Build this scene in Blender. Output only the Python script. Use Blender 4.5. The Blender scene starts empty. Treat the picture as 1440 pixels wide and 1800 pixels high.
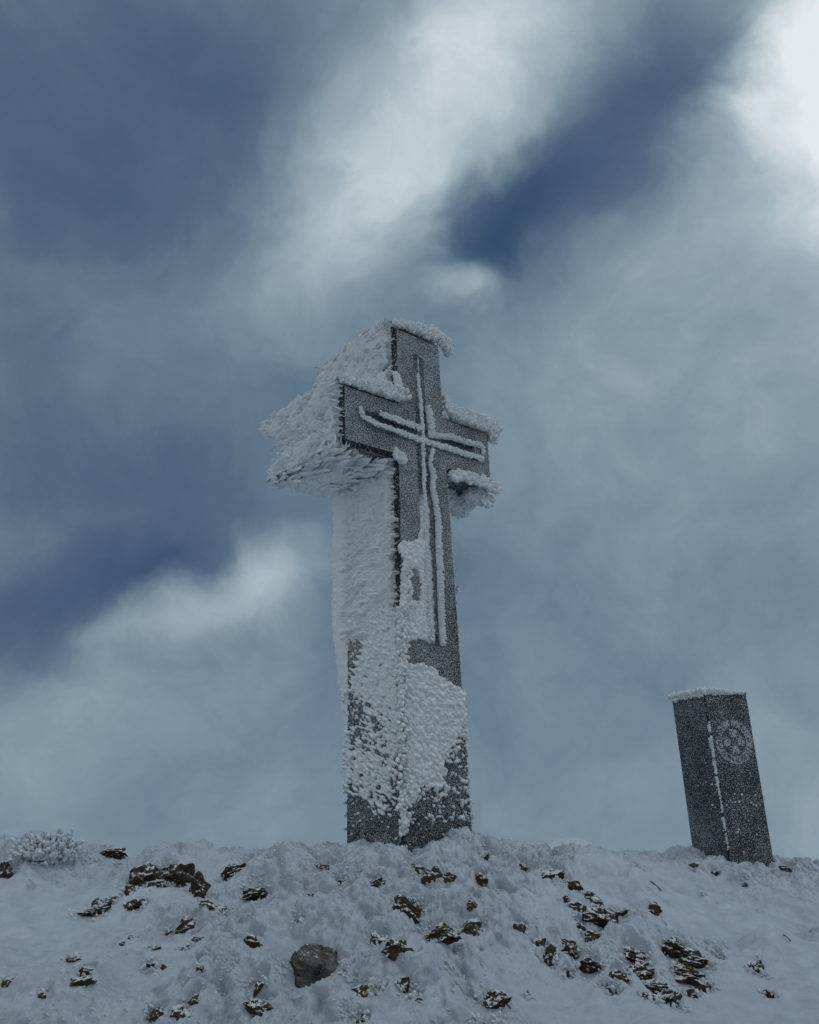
import bpy, bmesh, math, random
import numpy as np
from mathutils import Vector, Matrix, Euler, noise as mnoise
from mathutils.geometry import tessellate_polygon

random.seed(7)
rng = np.random.default_rng(11)
SC = bpy.context.scene
COL = SC.collection
R = math.radians

# ------------------------------------------------------------------ camera
F_PX, PITCH, ROLL = 1416.5, 0.3231, -0.0392      # focal length in px of the 1440 px wide frame
CZ = 1.0                                           # eye height in scene units (metres)
cF = np.array([0, math.cos(PITCH), math.sin(PITCH)])
_U = np.array([0, -math.sin(PITCH), math.cos(PITCH)])
_R = np.array([1.0, 0, 0])
cR = math.cos(ROLL) * _R + math.sin(ROLL) * _U
cU = -math.sin(ROLL) * _R + math.cos(ROLL) * _U
cd = bpy.data.cameras.new('camera')
cam = bpy.data.objects.new('camera', cd)
COL.objects.link(cam)
cam.matrix_world = Matrix(((cR[0], cU[0], -cF[0], 0), (cR[1], cU[1], -cF[1], 0), (cR[2], cU[2], -cF[2], CZ), (0, 0, 0, 1)))
cd.sensor_fit = 'HORIZONTAL'
cd.sensor_width = 36.0
cd.lens = 36.0 * F_PX / 1440.0
cd.clip_start = 0.05
cd.clip_end = 5000
SC.camera = cam
EYE = np.array([0, 0, CZ])


def ray(px, py):
    d = cF + cR * (px - 720) / F_PX + cU * (900 - py) / F_PX
    return d / np.linalg.norm(d)


def at(px, py, y):
    d = ray(px, py)
    return EYE + d * (y / d[1])


# ------------------------------------------------------------------ exposure
SC.view_settings.view_transform = 'Standard'
SC.view_settings.look = 'None'
SC.view_settings.gamma = 1
SC.view_settings.use_curve_mapping = False
SC.view_settings.exposure = -1.0
SC.cycles.use_denoising = True
SC.cycles.max_bounces = 6
SC.cycles.diffuse_bounces = 4

# ------------------------------------------------------------------ sky (world)
sun_dir = ray(1425, 60)
SUN_EL = math.asin(sun_dir[2])
SUN_AZ = math.atan2(sun_dir[0], sun_dir[1])
W = bpy.data.worlds.new('World')
SC.world = W
W.use_nodes = True
nt = W.node_tree
nt.nodes.clear()


def wn(t, **k):
    n = nt.nodes.new(t)
    for a, b in k.items():
        setattr(n, a, b)
    return n


def wl(a, b):
    nt.links.new(a, b)


def wmath(op, a, b=None, clamp=False):
    n = wn('ShaderNodeMath', operation=op, use_clamp=clamp)
    for i, v in enumerate((a, b)):
        if v is None:
            continue
        if isinstance(v, (int, float)):
            n.inputs[i].default_value = v
        else:
            wl(v, n.inputs[i])
    return n.outputs[0]


tc = wn('ShaderNodeTexCoord')
DIR = tc.outputs['Generated']


def wnoise(vec, scale, detail=3, rough=0.5, typ='FBM'):
    n = wn('ShaderNodeTexNoise')
    n.inputs['Scale'].default_value = scale
    n.inputs['Detail'].default_value = detail
    n.inputs['Roughness'].default_value = rough
    wl(vec, n.inputs['Vector'])
    return n


def warp(vec, scale, amp, detail=3):
    n = wnoise(vec, scale, detail, 0.55)
    s = wn('ShaderNodeVectorMath', operation='SUBTRACT')
    wl(n.outputs['Color'], s.inputs[0])
    s.inputs[1].default_value = (0.5, 0.5, 0.5)
    m = wn('ShaderNodeVectorMath', operation='MULTIPLY_ADD')
    wl(s.outputs[0], m.inputs[0])
    m.inputs[1].default_value = (amp, amp, amp)
    wl(vec, m.inputs[2])
    return m.outputs[0]


WD = warp(warp(DIR, 2.6, 0.20), 9.0, 0.11, 6)
# one added dimming over the view, then cloud masses: brighter and darker banks
# (px, py, half length, half width, tilt deg, amount)
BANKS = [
    (720, 900, 2600, 2600, 0, -.43),  # not a cloud: added to keep the viewed sky dim under the raised base
    (110, 230, 640, 520, 0, -.25), (330, 60, 420, 260, 10, -.07), (120, 760, 620, 300, 10, -.13), (480, 60, 330, 260, 0, -.05),
    (735, 235, 560, 290, -52, .28), (870, 60, 300, 180, -55, .14), (640, 400, 360, 240, -30, .09),
    (1060, 270, 560, 160, -50, -.27), (880, 400, 230, 125, -60, -.33), (1230, 60, 380, 200, -45, -.09),
    (800, 360, 120, 260, 0, -.06),
    (1450, 150, 300, 400, -25, .42), (1470, 60, 260, 260, 0, .12), (1350, 330, 420, 240, 0, .10),
    (828, 528, 95, 65, -20, .34), (800, 570, 200, 110, 0, .05), (1200, 600, 850, 420, -15, .12),
    (30, 1075, 480, 190, -10, -.24), (320, 975, 300, 120, -15, -.15), (360, 870, 560, 180, 5, -.10),
    (455, 965, 130, 100, -35, .15), (385, 1020, 300, 90, -30, .27), (540, 900, 260, 160, -40, .07),
    (1250, 1100, 700, 420, 0, .03), (1150, 1420, 900, 330, 0, .06), (330, 1350, 700, 300, 0, .07), (230, 1190, 560, 190, -22, .09), (1000, 900, 420, 500, 0, .05),
]
field = None
for (px, py, a, b, tilt, amt) in BANKS:
    c = Vector(ray(px, py))
    t = R(tilt)
    # local frame: x along the bank, y across it, z along the line of sight
    ax = Vector(cR * math.cos(t) - cU * math.sin(t))
    ax = (ax - c * ax.dot(c)).normalized()
    ay = c.cross(ax).normalized()
    M = Matrix((ax, ay, c)).transposed()
    dist = math.sqrt(F_PX ** 2 + (px - 720) ** 2 + (py - 900) ** 2)
    mp = wn('ShaderNodeMapping', vector_type='TEXTURE')
    mp.inputs['Location'].default_value = c
    mp.inputs['Rotation'].default_value = M.to_euler('XYZ')
    mp.inputs['Scale'].default_value = (a / dist, b / dist, 1.5 if a > 1500 else 0.6)
    crisp = a < 450 and abs(amt) > .15
    wl(WD, mp.inputs['Vector'])
    ln = wn('ShaderNodeVectorMath', operation='LENGTH')
    wl(mp.outputs[0], ln.inputs[0])
    mr = wn('ShaderNodeMapRange', interpolation_type='SMOOTHERSTEP' if crisp else 'SMOOTHSTEP')
    wl(ln.outputs['Value'], mr.inputs['Value'])
    mr.inputs['From Min'].default_value = 0
    mr.inputs['From Max'].default_value = 1
    mr.inputs['To Min'].default_value = amt
    mr.inputs['To Max'].default_value = 0
    field = mr.outputs[0] if field is None else wmath('ADD', field, mr.outputs[0])
n1 = wnoise(WD, 2.2, 4, .5)
n2 = wnoise(WD, 8.5, 8, .64)
field = wmath('ADD', field, wmath('MULTIPLY', wmath('SUBTRACT', n1.outputs[0], .5), .21))
field = wmath('ADD', field, wmath('MULTIPLY', wmath('SUBTRACT', n2.outputs[0], .5), .25))
field = wmath('ADD', field, .89)  # base raised so the unseen sky lights the rime; first bank offsets it


def lin(c):
    return [((v / 255) / 12.92 if v / 255 <= .04045 else ((v / 255 + .055) / 1.055) ** 2.4) for v in c]


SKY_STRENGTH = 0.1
ramp = wn('ShaderNodeValToRGB')
stops = [(0.0, (46, 72, 104)), (.2, (62, 86, 113)), (.36, (82, 104, 127)), (.5, (105, 126, 143)), (.62, (128, 148, 162)),
         (.78, (163, 180, 190)), (1.0, (226, 233, 237))]
er = ramp.color_ramp
er.elements[0].position, er.elements[1].position = stops[0][0], stops[-1][0]
for i, (p, c) in enumerate(stops):
    e = er.elements[0] if i == 0 else (er.elements[-1] if i == len(stops) - 1 else er.elements.new(p))
    e.color = (*lin(c), 1)
wl(field, ramp.inputs[0])
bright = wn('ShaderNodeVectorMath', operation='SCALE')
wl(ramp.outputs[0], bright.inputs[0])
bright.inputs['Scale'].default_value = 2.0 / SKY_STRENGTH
sky = wn('ShaderNodeTexSky', sky_type='NISHITA', sun_disc=False)
sky.sun_elevation = SUN_EL
sky.sun_rotation = SUN_AZ
sky.altitude = 2500
cover = wn('ShaderNodeMapRange', interpolation_type='SMOOTHSTEP')
wl(field, cover.inputs['Value'])
cover.inputs['From Min'].default_value = -0.70
cover.inputs['From Max'].default_value = 0.04
mx = wn('ShaderNodeMix', data_type='RGBA')
wl(cover.outputs[0], mx.inputs['Factor'])
wl(sky.outputs[0], mx.inputs[6])
wl(bright.outputs[0], mx.inputs[7])
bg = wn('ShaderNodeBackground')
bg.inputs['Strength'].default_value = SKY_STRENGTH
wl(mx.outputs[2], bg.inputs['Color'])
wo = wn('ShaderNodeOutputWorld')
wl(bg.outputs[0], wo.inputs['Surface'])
W.cycles.sampling_method = 'MANUAL'
W.cycles.sample_map_resolution = 512

sd = bpy.data.lights.new('sun', 'SUN')
sd.energy = 1.3
sd.angle = R(14)
sd.color = (1.0, 0.98, 0.94)
so = bpy.data.objects.new('sun', sd)
COL.objects.link(so)
so.rotation_euler = Vector(-sun_dir).to_track_quat('-Z', 'Y').to_euler()
so.location = Vector(sun_dir) * 60


# ------------------------------------------------------------------ numpy noise
def _hash(ix, iy, iz, seed):
    h = (ix.astype(np.int64) * 374761393 + iy.astype(np.int64) * 668265263 + iz.astype(np.int64) * 2147483647 + seed * 1274126177) & 0xFFFFFFFF
    h = ((h ^ (h >> 13)) * 1274126177) & 0xFFFFFFFF
    h = ((h ^ (h >> 16)) * 2246822519) & 0xFFFFFFFF
    return ((h ^ (h >> 15)) & 0xFFFFFF) / float(0xFFFFFF)


def vnoise(x, y, z=None, seed=0):
    if z is None:
        z = np.zeros_like(x)
    xi, yi, zi = np.floor(x), np.floor(y), np.floor(z)
    fx, fy, fz = x - xi, y - yi, z - zi
    fx, fy, fz = [t * t * t * (t * (t * 6 - 15) + 10) for t in (fx, fy, fz)]
    out = 0
    zz = (0, 1) if np.any(fz > 0) else (0,)
    for dz in zz:
        for dy in (0, 1):
            for dx in (0, 1):
                wgt = (fx if dx else 1 - fx) * (fy if dy else 1 - fy) * ((fz if dz else 1 - fz) if len(zz) > 1 else 1)
                out = out + wgt * _hash(xi + dx, yi + dy, zi + dz, seed)
    return out * 2 - 1


def fbm(x, y, z=None, octv=4, seed=0, gain=.5):
    s, a, f = 0, 1.0, 1.0
    for o in range(octv):
        s = s + a * vnoise(x * f + o * 17.3, y * f - o * 9.1, None if z is None else z * f, seed + o)
        a *= gain
        f *= 2.03
    return s


def lumps(x, y, cell, seed):
    """rounded knobs: height of packed domes of about the cell size"""
    gx, gy = x / cell, y / cell
    ix, iy = np.floor(gx), np.floor(gy)
    h = np.zeros_like(gx)
    z0 = np.zeros_like(ix)
    for dx in (-1, 0, 1):
        for dy in (-1, 0, 1):
            cx, cy = ix + dx, iy + dy
            px = cx + _hash(cx, cy, z0, seed)
            py = cy + _hash(cx, cy, z0, seed + 1)
            r = .45 + .55 * _hash(cx, cy, z0, seed + 2)
            d2 = ((gx - px) ** 2 + (gy - py) ** 2) / (r * r)
            h = np.maximum(h, r * np.sqrt(np.clip(1 - d2, 0, 1)))
    return h * cell


def shingle(a, b, La, Wb, H, seed, prob=None, drift=.15):
    """fused wind-grown blades: each rises slowly from its root and ends in a rounded tip (a grows towards the tip)"""
    ca, cb = La * .42, Wb * .62
    ia, ib = np.floor(a / ca), np.floor(b / cb)
    z0 = np.zeros_like(ia)
    h = np.zeros_like(a)
    for da in (0, 1, 2, 3):
        for db in (-2, -1, 0, 1, 2):
            ja, jb = ia + da, ib + db
            r1, r2 = _hash(ja, jb, z0, seed), _hash(ja, jb, z0, seed + 1)
            r3, r4 = _hash(ja, jb, z0, seed + 2), _hash(ja, jb, z0, seed + 3)
            ta, tb = (ja + r1) * ca, (jb + r2) * cb
            Lf, Wf = La * (.55 + .65 * r3), Wb * (.55 + .75 * r4)
            Hf = H * (.45 + .75 * r3 * r4 + .2 * r1)
            t = (a - (ta - Lf)) / Lf
            bb = b - tb - (r1 - .5) * 2 * drift * (ta - a)
            tc_ = np.clip(t, 0, 1)
            wp = Wf * .5 * (.35 + .65 * tc_) * np.where(tc_ > .72, np.sqrt(np.clip(1 - ((tc_ - .72) / .28) ** 2, 1e-6, 1)), 1)
            q = bb / np.maximum(wp, 1e-6)
            f = Hf * tc_ ** .8 * np.sqrt(np.clip(1 - q * q, 0, 1))
            ok_ = (t > 0) & (t < 1)
            if prob is not None:
                ok_ &= r4 * .5 + r2 * .5 < prob(ta, tb)
            h = np.maximum(h, np.where(ok_, f, 0))
    return h


def grains(x, y, cell, seed, prob):
    """fused round grains, kept where a hash falls under prob(centre)"""
    gx_, gy_ = x / cell, y / cell
    ix, iy = np.floor(gx_), np.floor(gy_)
    h = np.zeros_like(gx_)
    z0 = np.zeros_like(ix)
    for dx in (-1, 0, 1):
        for dy in (-1, 0, 1):
            cx, cy = ix + dx, iy + dy
            px = cx + _hash(cx, cy, z0, seed)
            py = cy + _hash(cx, cy, z0, seed + 1)
            p = prob(px * cell, py * cell)
            r = (.50 + .45 * _hash(cx, cy, z0, seed + 2)) * np.clip(.55 + .6 * p, 0, 1)
            st = .75 + .5 * _hash(cx, cy, z0, seed + 5)
            d2 = (((gx_ - px) / st) ** 2 + ((gy_ - py) * st) ** 2) / (r * r)
            f = r * np.sqrt(np.clip(1 - d2, 0, 1)) * (_hash(cx, cy, z0, seed + 4) < p)
            h = np.maximum(h, f)
    return h * cell


# ------------------------------------------------------------------ materials
def new_mat(name):
    m = bpy.data.materials.new(name)
    m.use_nodes = True
    t = m.node_tree
    b = t.nodes['Principled BSDF']
    return m, t, b


def nd(t, typ, **k):
    n = t.nodes.new(typ)
    for a, v in k.items():
        setattr(n, a, v)
    return n


def tex_noise(t, vec, scale, detail=4, rough=.55):
    n = nd(t, 'ShaderNodeTexNoise')
    n.inputs['Scale'].default_value = scale
    n.inputs['Detail'].default_value = detail
    n.inputs['Roughness'].default_value = rough
    t.links.new(vec, n.inputs['Vector'])
    return n


def ramp2(t, fac, p0, c0, p1, c1):
    n = nd(t, 'ShaderNodeValToRGB')
    n.color_ramp.elements[0].position = p0
    n.color_ramp.elements[0].color = (*c0, 1)
    n.color_ramp.elements[1].position = p1
    n.color_ramp.elements[1].color = (*c1, 1)
    t.links.new(fac, n.inputs[0])
    return n


def bump(t, b, h, dist, strength=1.0, prev=None):
    n = nd(t, 'ShaderNodeBump')
    n.inputs['Distance'].default_value = dist
    n.inputs['Strength'].default_value = strength
    t.links.new(h, n.inputs['Height'])
    if prev is not None:
        t.links.new(prev, n.inputs['Normal'])
    t.links.new(n.outputs[0], b.inputs['Normal'])
    return n.outputs[0]


def snow_mat(name, col0, col1, bscale, bdist, fine=True):
    m, t, b = new_mat(name)
    tcn = nd(t, 'ShaderNodeTexCoord')
    v = tcn.outputs['Object']
    n = tex_noise(t, v, bscale * .12, 4)
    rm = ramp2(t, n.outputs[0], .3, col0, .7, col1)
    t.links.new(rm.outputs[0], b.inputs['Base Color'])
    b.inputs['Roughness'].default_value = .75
    b.inputs['Specular IOR Level'].default_value = .25
    b.inputs['Subsurface Weight'].default_value = .25
    b.inputs['Subsurface Scale'].default_value = .008
    b.inputs['Subsurface Radius'].default_value = (.8, 1.0, 1.2)
    n2 = tex_noise(t, v, bscale, 5, .65)
    p = bump(t, b, n2.outputs[0], bdist)
    if fine:
        n3 = tex_noise(t, v, bscale * 4, 3, .6)
        bump(t, b, n3.outputs[0], bdist * .3, 1.0, p)
    return m


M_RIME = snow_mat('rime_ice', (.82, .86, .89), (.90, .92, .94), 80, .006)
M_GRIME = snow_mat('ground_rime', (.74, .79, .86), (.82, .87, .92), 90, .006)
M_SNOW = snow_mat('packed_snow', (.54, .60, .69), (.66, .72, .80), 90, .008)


def stone_mat(name, frost_scale, thr, soft, dark=(.014, .017, .020), light=(.042, .047, .053), amount_grad=None):
    """dark granite with a net of fine hoar frost grains"""
    m, t, b = new_mat(name)
    tcn = nd(t, 'ShaderNodeTexCoord')
    v = tcn.outputs['Object']
    g = tex_noise(t, v, 260, 2)
    rg = ramp2(t, g.outputs[0], .35, dark, .7, light)
    f1 = tex_noise(t, v, frost_scale, 2, .6)
    f1.inputs['Distortion'].default_value = .6
    f2 = tex_noise(t, v, 3.2, 3, .6)
    f3 = tex_noise(t, v, frost_scale * .22, 2, .5)
    ad = nd(t, 'ShaderNodeMath', operation='MULTIPLY_ADD')
    t.links.new(f2.outputs[0], ad.inputs[0])
    ad.inputs[1].default_value = .20
    t.links.new(f1.outputs[0], ad.inputs[2])
    ad2 = nd(t, 'ShaderNodeMath', operation='MULTIPLY_ADD')
    t.links.new(f3.outputs[0], ad2.inputs[0])
    ad2.inputs[1].default_value = .10
    t.links.new(ad.outputs[0], ad2.inputs[2])
    h = ad2.outputs[0]
    if amount_grad:
        z0, z1, amt = amount_grad
        sx = nd(t, 'ShaderNodeSeparateXYZ')
        t.links.new(v, sx.inputs[0])
        mr = nd(t, 'ShaderNodeMapRange')
        t.links.new(sx.outputs[2], mr.inputs['Value'])
        mr.inputs['From Min'].default_value = z0
        mr.inputs['From Max'].default_value = z1
        mr.inputs['To Min'].default_value = -amt
        mr.inputs['To Max'].default_value = 0
        a3 = nd(t, 'ShaderNodeMath', operation='ADD')
        t.links.new(h, a3.inputs[0])
        t.links.new(mr.outputs[0], a3.inputs[1])
        h = a3.outputs[0]
    fr = ramp2(t, h, thr, (0, 0, 0), thr + soft, (1, 1, 1))
    mxn = nd(t, 'ShaderNodeMix', data_type='RGBA')
    t.links.new(fr.outputs[0], mxn.inputs['Factor'])
    t.links.new(rg.outputs[0], mxn.inputs[6])
    mxn.inputs[7].default_value = (.62, .65, .68, 1)
    t.links.new(mxn.outputs[2], b.inputs['Base Color'])
    b.inputs['Roughness'].default_value = .8
    b.inputs['Specular IOR Level'].default_value = .2
    bump(t, b, h, .012)
    return m


M_STONE = stone_mat('frosted_granite', 130, .570, .20, amount_grad=(0.1, 1.8, .06))
M_EDGE = stone_mat('granite_edge', 95, .72, .12)
M_STELE = stone_mat('frosted_dark_granite', 130, .655, .15, dark=(.015, .02, .026), light=(.04, .048, .055))
M_EMB = stone_mat('frosted_relief', 110, .555, .20, dark=(.03, .036, .042), light=(.06, .07, .08))


def rock_mat(name, c0, c1, frost_up):
    m, t, b = new_mat(name)
    tcn = nd(t, 'ShaderNodeTexCoord')
    v = tcn.outputs['Object']
    mp = nd(t, 'ShaderNodeMapping')
    mp.inputs['Scale'].default_value = (1, 1, 2.6)
    mp.inputs['Rotation'].default_value = (.3, .4, 0)
    t.links.new(v, mp.inputs[0])
    n = tex_noise(t, mp.outputs[0], 14, 6, .65)
    rm = ramp2(t, n.outputs[0], .32, c0, .68, c1)
    sp = tex_noise(t, v, 55, 4, .7)
    geo = nd(t, 'ShaderNodeNewGeometry')
    sx = nd(t, 'ShaderNodeSeparateXYZ')
    t.links.new(geo.outputs['Normal'], sx.inputs[0])
    a = nd(t, 'ShaderNodeMath', operation='MULTIPLY_ADD')
    t.links.new(sx.outputs[2], a.inputs[0])
    a.inputs[1].default_value = .42
    t.links.new(sp.outputs[0], a.inputs[2])
    fr = ramp2(t, a.outputs[0], frost_up, (0, 0, 0), frost_up + .07, (1, 1, 1))
    mxn = nd(t, 'ShaderNodeMix', data_type='RGBA')
    t.links.new(fr.outputs[0], mxn.inputs['Factor'])
    t.links.new(rm.outputs[0], mxn.inputs[6])
    mxn.inputs[7].default_value = (.7, .74, .78, 1)
    t.links.new(mxn.outputs[2], b.inputs['Base Color'])
    b.inputs['Roughness'].default_value = .9
    b.inputs['Specular IOR Level'].default_value = .2
    p = bump(t, b, n.outputs[0], .03)
    bump(t, b, sp.outputs[0], .006, 1, p)
    return m


M_RB = rock_mat('brown_rock', (.034, .024, .015), (.120, .090, .060), .79)
M_RD = rock_mat('dark_rock', (.026, .020, .014), (.105, .082, .058), .77)
def add_cracks(m):
    t = m.node_tree
    b = t.nodes['Principled BSDF']
    tcn = nd(t, 'ShaderNodeTexCoord')
    wv = tex_noise(t, tcn.outputs['Object'], 9, 4)
    vm = nd(t, 'ShaderNodeVectorMath', operation='MULTIPLY_ADD')
    t.links.new(wv.outputs['Color'], vm.inputs[0])
    vm.inputs[1].default_value = (.22, .22, .22)
    t.links.new(tcn.outputs['Object'], vm.inputs[2])
    vo = nd(t, 'ShaderNodeTexVoronoi', feature='DISTANCE_TO_EDGE')
    vo.inputs['Scale'].default_value = 11
    t.links.new(vm.outputs[0], vo.inputs['Vector'])
    rc = ramp2(t, vo.outputs['Distance'], .0, (.35, .35, .35), .018, (1, 1, 1))
    old = b.inputs['Base Color'].links[0].from_socket
    mu = nd(t, 'ShaderNodeMix', data_type='RGBA', blend_type='MULTIPLY')
    mu.inputs['Factor'].default_value = 1
    t.links.new(old, mu.inputs[6])
    t.links.new(rc.outputs[0], mu.inputs[7])
    t.links.new(mu.outputs[2], b.inputs['Base Color'])
    on = b.inputs['Normal'].links[0].from_socket
    bump(t, b, rc.outputs[0], .02, 1, on)


M_RG = rock_mat('grey_rock', (.055, .050, .046), (.21, .195, .18), .92)


add_cracks(M_RG)


def plain_mat(name, c, rough=.8):
    m, t, b = new_mat(name)
    tcn = nd(t, 'ShaderNodeTexCoord')
    n = tex_noise(t, tcn.outputs['Object'], 40, 3)
    rm = ramp2(t, n.outputs[0], .3, tuple(x * .6 for x in c), .7, c)
    t.links.new(rm.outputs[0], b.inputs['Base Color'])
    b.inputs['Roughness'].default_value = rough
    return m


M_TWIG = plain_mat('dark_twig', (.05, .04, .03))


# ------------------------------------------------------------------ mesh helpers
def mesh_np(name, V, Fq, mat, parent=None, smooth=True, tri=False):
    """V (n,3), Fq (m,k) -> object"""
    k = Fq.shape[1]
    me = bpy.data.meshes.new(name)
    me.vertices.add(len(V))
    me.vertices.foreach_set('co', np.ascontiguousarray(V, dtype=np.float32).ravel())
    me.loops.add(Fq.size)
    me.loops.foreach_set('vertex_index', np.ascontiguousarray(Fq, dtype=np.int32).ravel())
    me.polygons.add(len(Fq))
    me.polygons.foreach_set('loop_start', np.arange(0, Fq.size, k, dtype=np.int32))
    me.polygons.foreach_set('use_smooth', np.full(len(Fq), smooth, dtype=bool))
    me.update(calc_edges=True)
    me.validate()
    me.materials.append(mat)
    o = bpy.data.objects.new(name, me)
    COL.objects.link(o)
    if parent is not None:
        o.parent = parent
    return o


def thing(name, label, cat, loc=(0, 0, 0), rz=0, group=None):
    o = bpy.data.objects.new(name, None)
    COL.objects.link(o)
    o.location = loc
    o.rotation_euler = (0, 0, rz)
    o.empty_display_size = .1
    o['label'] = label
    o['category'] = cat
    if group:
        o['group'] = group
    return o


def feather_geo(P, D, L, Wd, flat=None, nrm=None, rings=6, sides=7, seed=1, rough=.16, blunt=.78):
    """rime feathers: tapered root, swollen rounded tip. P roots, D directions, L lengths, Wd widths"""
    P = np.asarray(P, float)
    D = np.asarray(D, float)
    N = len(P)
    D = D / np.linalg.norm(D, axis=1, keepdims=True)
    rr = np.random.default_rng(seed)
    A = rr.normal(size=(N, 3))
    A -= (A * D).sum(1, keepdims=True) * D
    A /= np.linalg.norm(A, axis=1, keepdims=True)
    B = np.cross(D, A)
    if nrm is not None:
        B = np.array(nrm, float)[None] + rr.normal(0, .25, (N, 3))
        B -= (B * D).sum(1, keepdims=True) * D
        B /= np.linalg.norm(B, axis=1, keepdims=True)
        A = np.cross(D, B)
    if flat is None:
        flat = rr.uniform(.6, 1.0, N)
    # profile
    ts = np.linspace(0.0, 1.0, rings)
    ts = ts ** .8
    prof = np.where(ts < blunt, .45 + .55 * np.sin(ts / blunt * math.pi / 2), np.sqrt(np.clip(1 - ((ts - blunt) / (1 - blunt)) ** 2, 0, 1)))
    prof[-1] = 0.16
    ang = np.arange(sides) / sides * 2 * math.pi
    t_ = ts[None, :, None]
    r_ = prof[None, :, None] * (Wd[:, None, None] * .5)
    jit = 1 + rr.uniform(-rough, rough, (N, rings, sides))
    ca = np.cos(ang)[None, None, :] * r_ * jit
    sa = np.sin(ang)[None, None, :] * r_ * jit * flat[:, None, None]
    bend = rr.normal(0, .10, (N, 2))
    bx = bend[:, 0][:, None, None] * L[:, None, None] * t_ ** 2
    by = bend[:, 1][:, None, None] * L[:, None, None] * t_ ** 2
    V = (P[:, None, None, :] + D[:, None, None, :] * (L[:, None, None] * t_)[..., None]
         + A[:, None, None, :] * (ca + bx)[..., None] + B[:, None, None, :] * (sa + by)[..., None])
    V = V.reshape(N, rings * sides, 3)
    tip = P + D * (L * 1.02)[:, None] + A * (bend[:, :1] * L[:, None]) + B * (bend[:, 1:] * L[:, None])
    V = np.concatenate([V, tip[:, None, :]], 1)
    nv = rings * sides + 1
    f = []
    for i in range(rings - 1):
        for j in range(sides):
            j2 = (j + 1) % sides
            a, b, c, d = i * sides + j, i * sides + j2, (i + 1) * sides + j2, (i + 1) * sides + j
            f += [(a, b, c), (a, c, d)]
    for j in range(sides):
        f.append(((rings - 1) * sides + j, (rings - 1) * sides + (j + 1) % sides, rings * sides))
    f = np.array(f)
    Fa = (f[None] + (np.arange(N) * nv)[:, None, None]).reshape(-1, 3)
    return V.reshape(-1, 3), Fa


class Bag:
    """collects feather sets that become one mesh"""
    def __init__(self):
        self.V, self.F, self.n = [], [], 0

    def add(self, V, Fa):
        self.V.append(V)
        self.F.append(Fa + self.n)
        self.n += len(V)

    def feathers(self, *a, **k):
        if len(a[0]):
            self.add(*feather_geo(*a, **k))

    def build(self, name, mat, parent=None, stuff=True):
        V = np.concatenate(self.V)
        o = mesh_np(name, V, np.concatenate(self.F), mat, parent)
        if stuff:
            o['kind'] = 'stuff'
        return o


# ------------------------------------------------------------------ ground
CX, CY, CB = 0.1094, 5.2271, CZ - 0.3712         # centre of the cross's front face at its foot
YAW = 0.7164
HC, WT, WB, AR, Z1, Z2, DP = 3.5, .2272, .2956, .6985, 2.4629, 2.9011, .5487
SX, SY, SB, SYAW, SW1, SW2, SH = 2.088, 6.0, CZ - 0.601, 0.30, .370, .413, 1.131

ctrl = []
for (px, py, y) in [
    (-300, 1500, 5.5), (0, 1500, 5.6), (120, 1502, 5.7), (260, 1520, 5.6), (400, 1512, 5.7), (520, 1512, 5.6),
    (620, 1512, 5.25), (705, 1512, 5.02), (800, 1500, 5.25), (850, 1505, 5.5), (930, 1512, 5.9), (1060, 1515, 6.0), (1180, 1515, 6.1),
    (1290, 1535, 5.9), (1380, 1530, 6.2), (1460, 1535, 6.3), (1700, 1560, 6.3),
    (-300, 1600, 4.5), (0, 1600, 4.5), (200, 1600, 4.5), (420, 1595, 4.55), (620, 1590, 4.5), (800, 1590, 4.5), (1000, 1600, 4.7), (1200, 1620, 4.9), (1440, 1630, 5.1), (1700, 1650, 5.1),
    (-300, 1700, 3.85), (0, 1700, 3.85), (250, 1700, 3.85), (500, 1700, 3.8), (750, 1700, 3.8), (1000, 1710, 3.9), (1250, 1715, 4.1), (1440, 1720, 4.25), (1700, 1740, 4.2),
    (-300, 1810, 3.3), (0, 1810, 3.3), (300, 1810, 3.3), (720, 1810, 3.3), (1100, 1810, 3.35), (1440, 1815, 3.5), (1700, 1830, 3.5),
]:
    ctrl.append(at(px, py, y))
for (x, y, z) in [(0, 0, -1.45), (-3, 0, -1.4), (3, 0, -1.6), (0, -3, -2.0), (-4, 8, -1.6), (0, 8, -1.5), (3, 8.5, -1.5), (6, 8, -1.9), (-6, 5, -.9), (6, 4.5, -1.25), (-6, 2, -1.2), (6, 1, -1.6),
                  (-1.6, 6.9, -.95), (1.3, 7.3, -1.05), (3.3, 7.6, -1.15), (0, 7.0, -1.0)]:
    ctrl.append(np.array([x, y, z + CZ]))
ctrl = np.array(ctrl)


def _tps(r2):
    return .5 * r2 * np.log(np.maximum(r2, 1e-9))


_n = len(ctrl)
_K = _tps(((ctrl[:, None, :2] - ctrl[None, :, :2]) ** 2).sum(-1)) + np.eye(_n) * .004
_P = np.c_[np.ones(_n), ctrl[:, :2]]
_A = np.block([[_K, _P], [_P.T, np.zeros((3, 3))]])
_w = np.linalg.solve(_A, np.r_[ctrl[:, 2], 0, 0, 0])


def base_h(x, y):
    z = _w[_n] + _w[_n + 1] * x + _w[_n + 2] * y
    for i in range(_n):
        z = z + _w[i] * _tps((x - ctrl[i, 0]) ** 2 + (y - ctrl[i, 1]) ** 2)
    return z


# far slope: the summit falls away on every side
def far_h(x, y):
    r = np.hypot(x, y - 4)
    return CZ - 1.2 - .22 * np.maximum(r - 3, 0) - 0 * r


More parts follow.
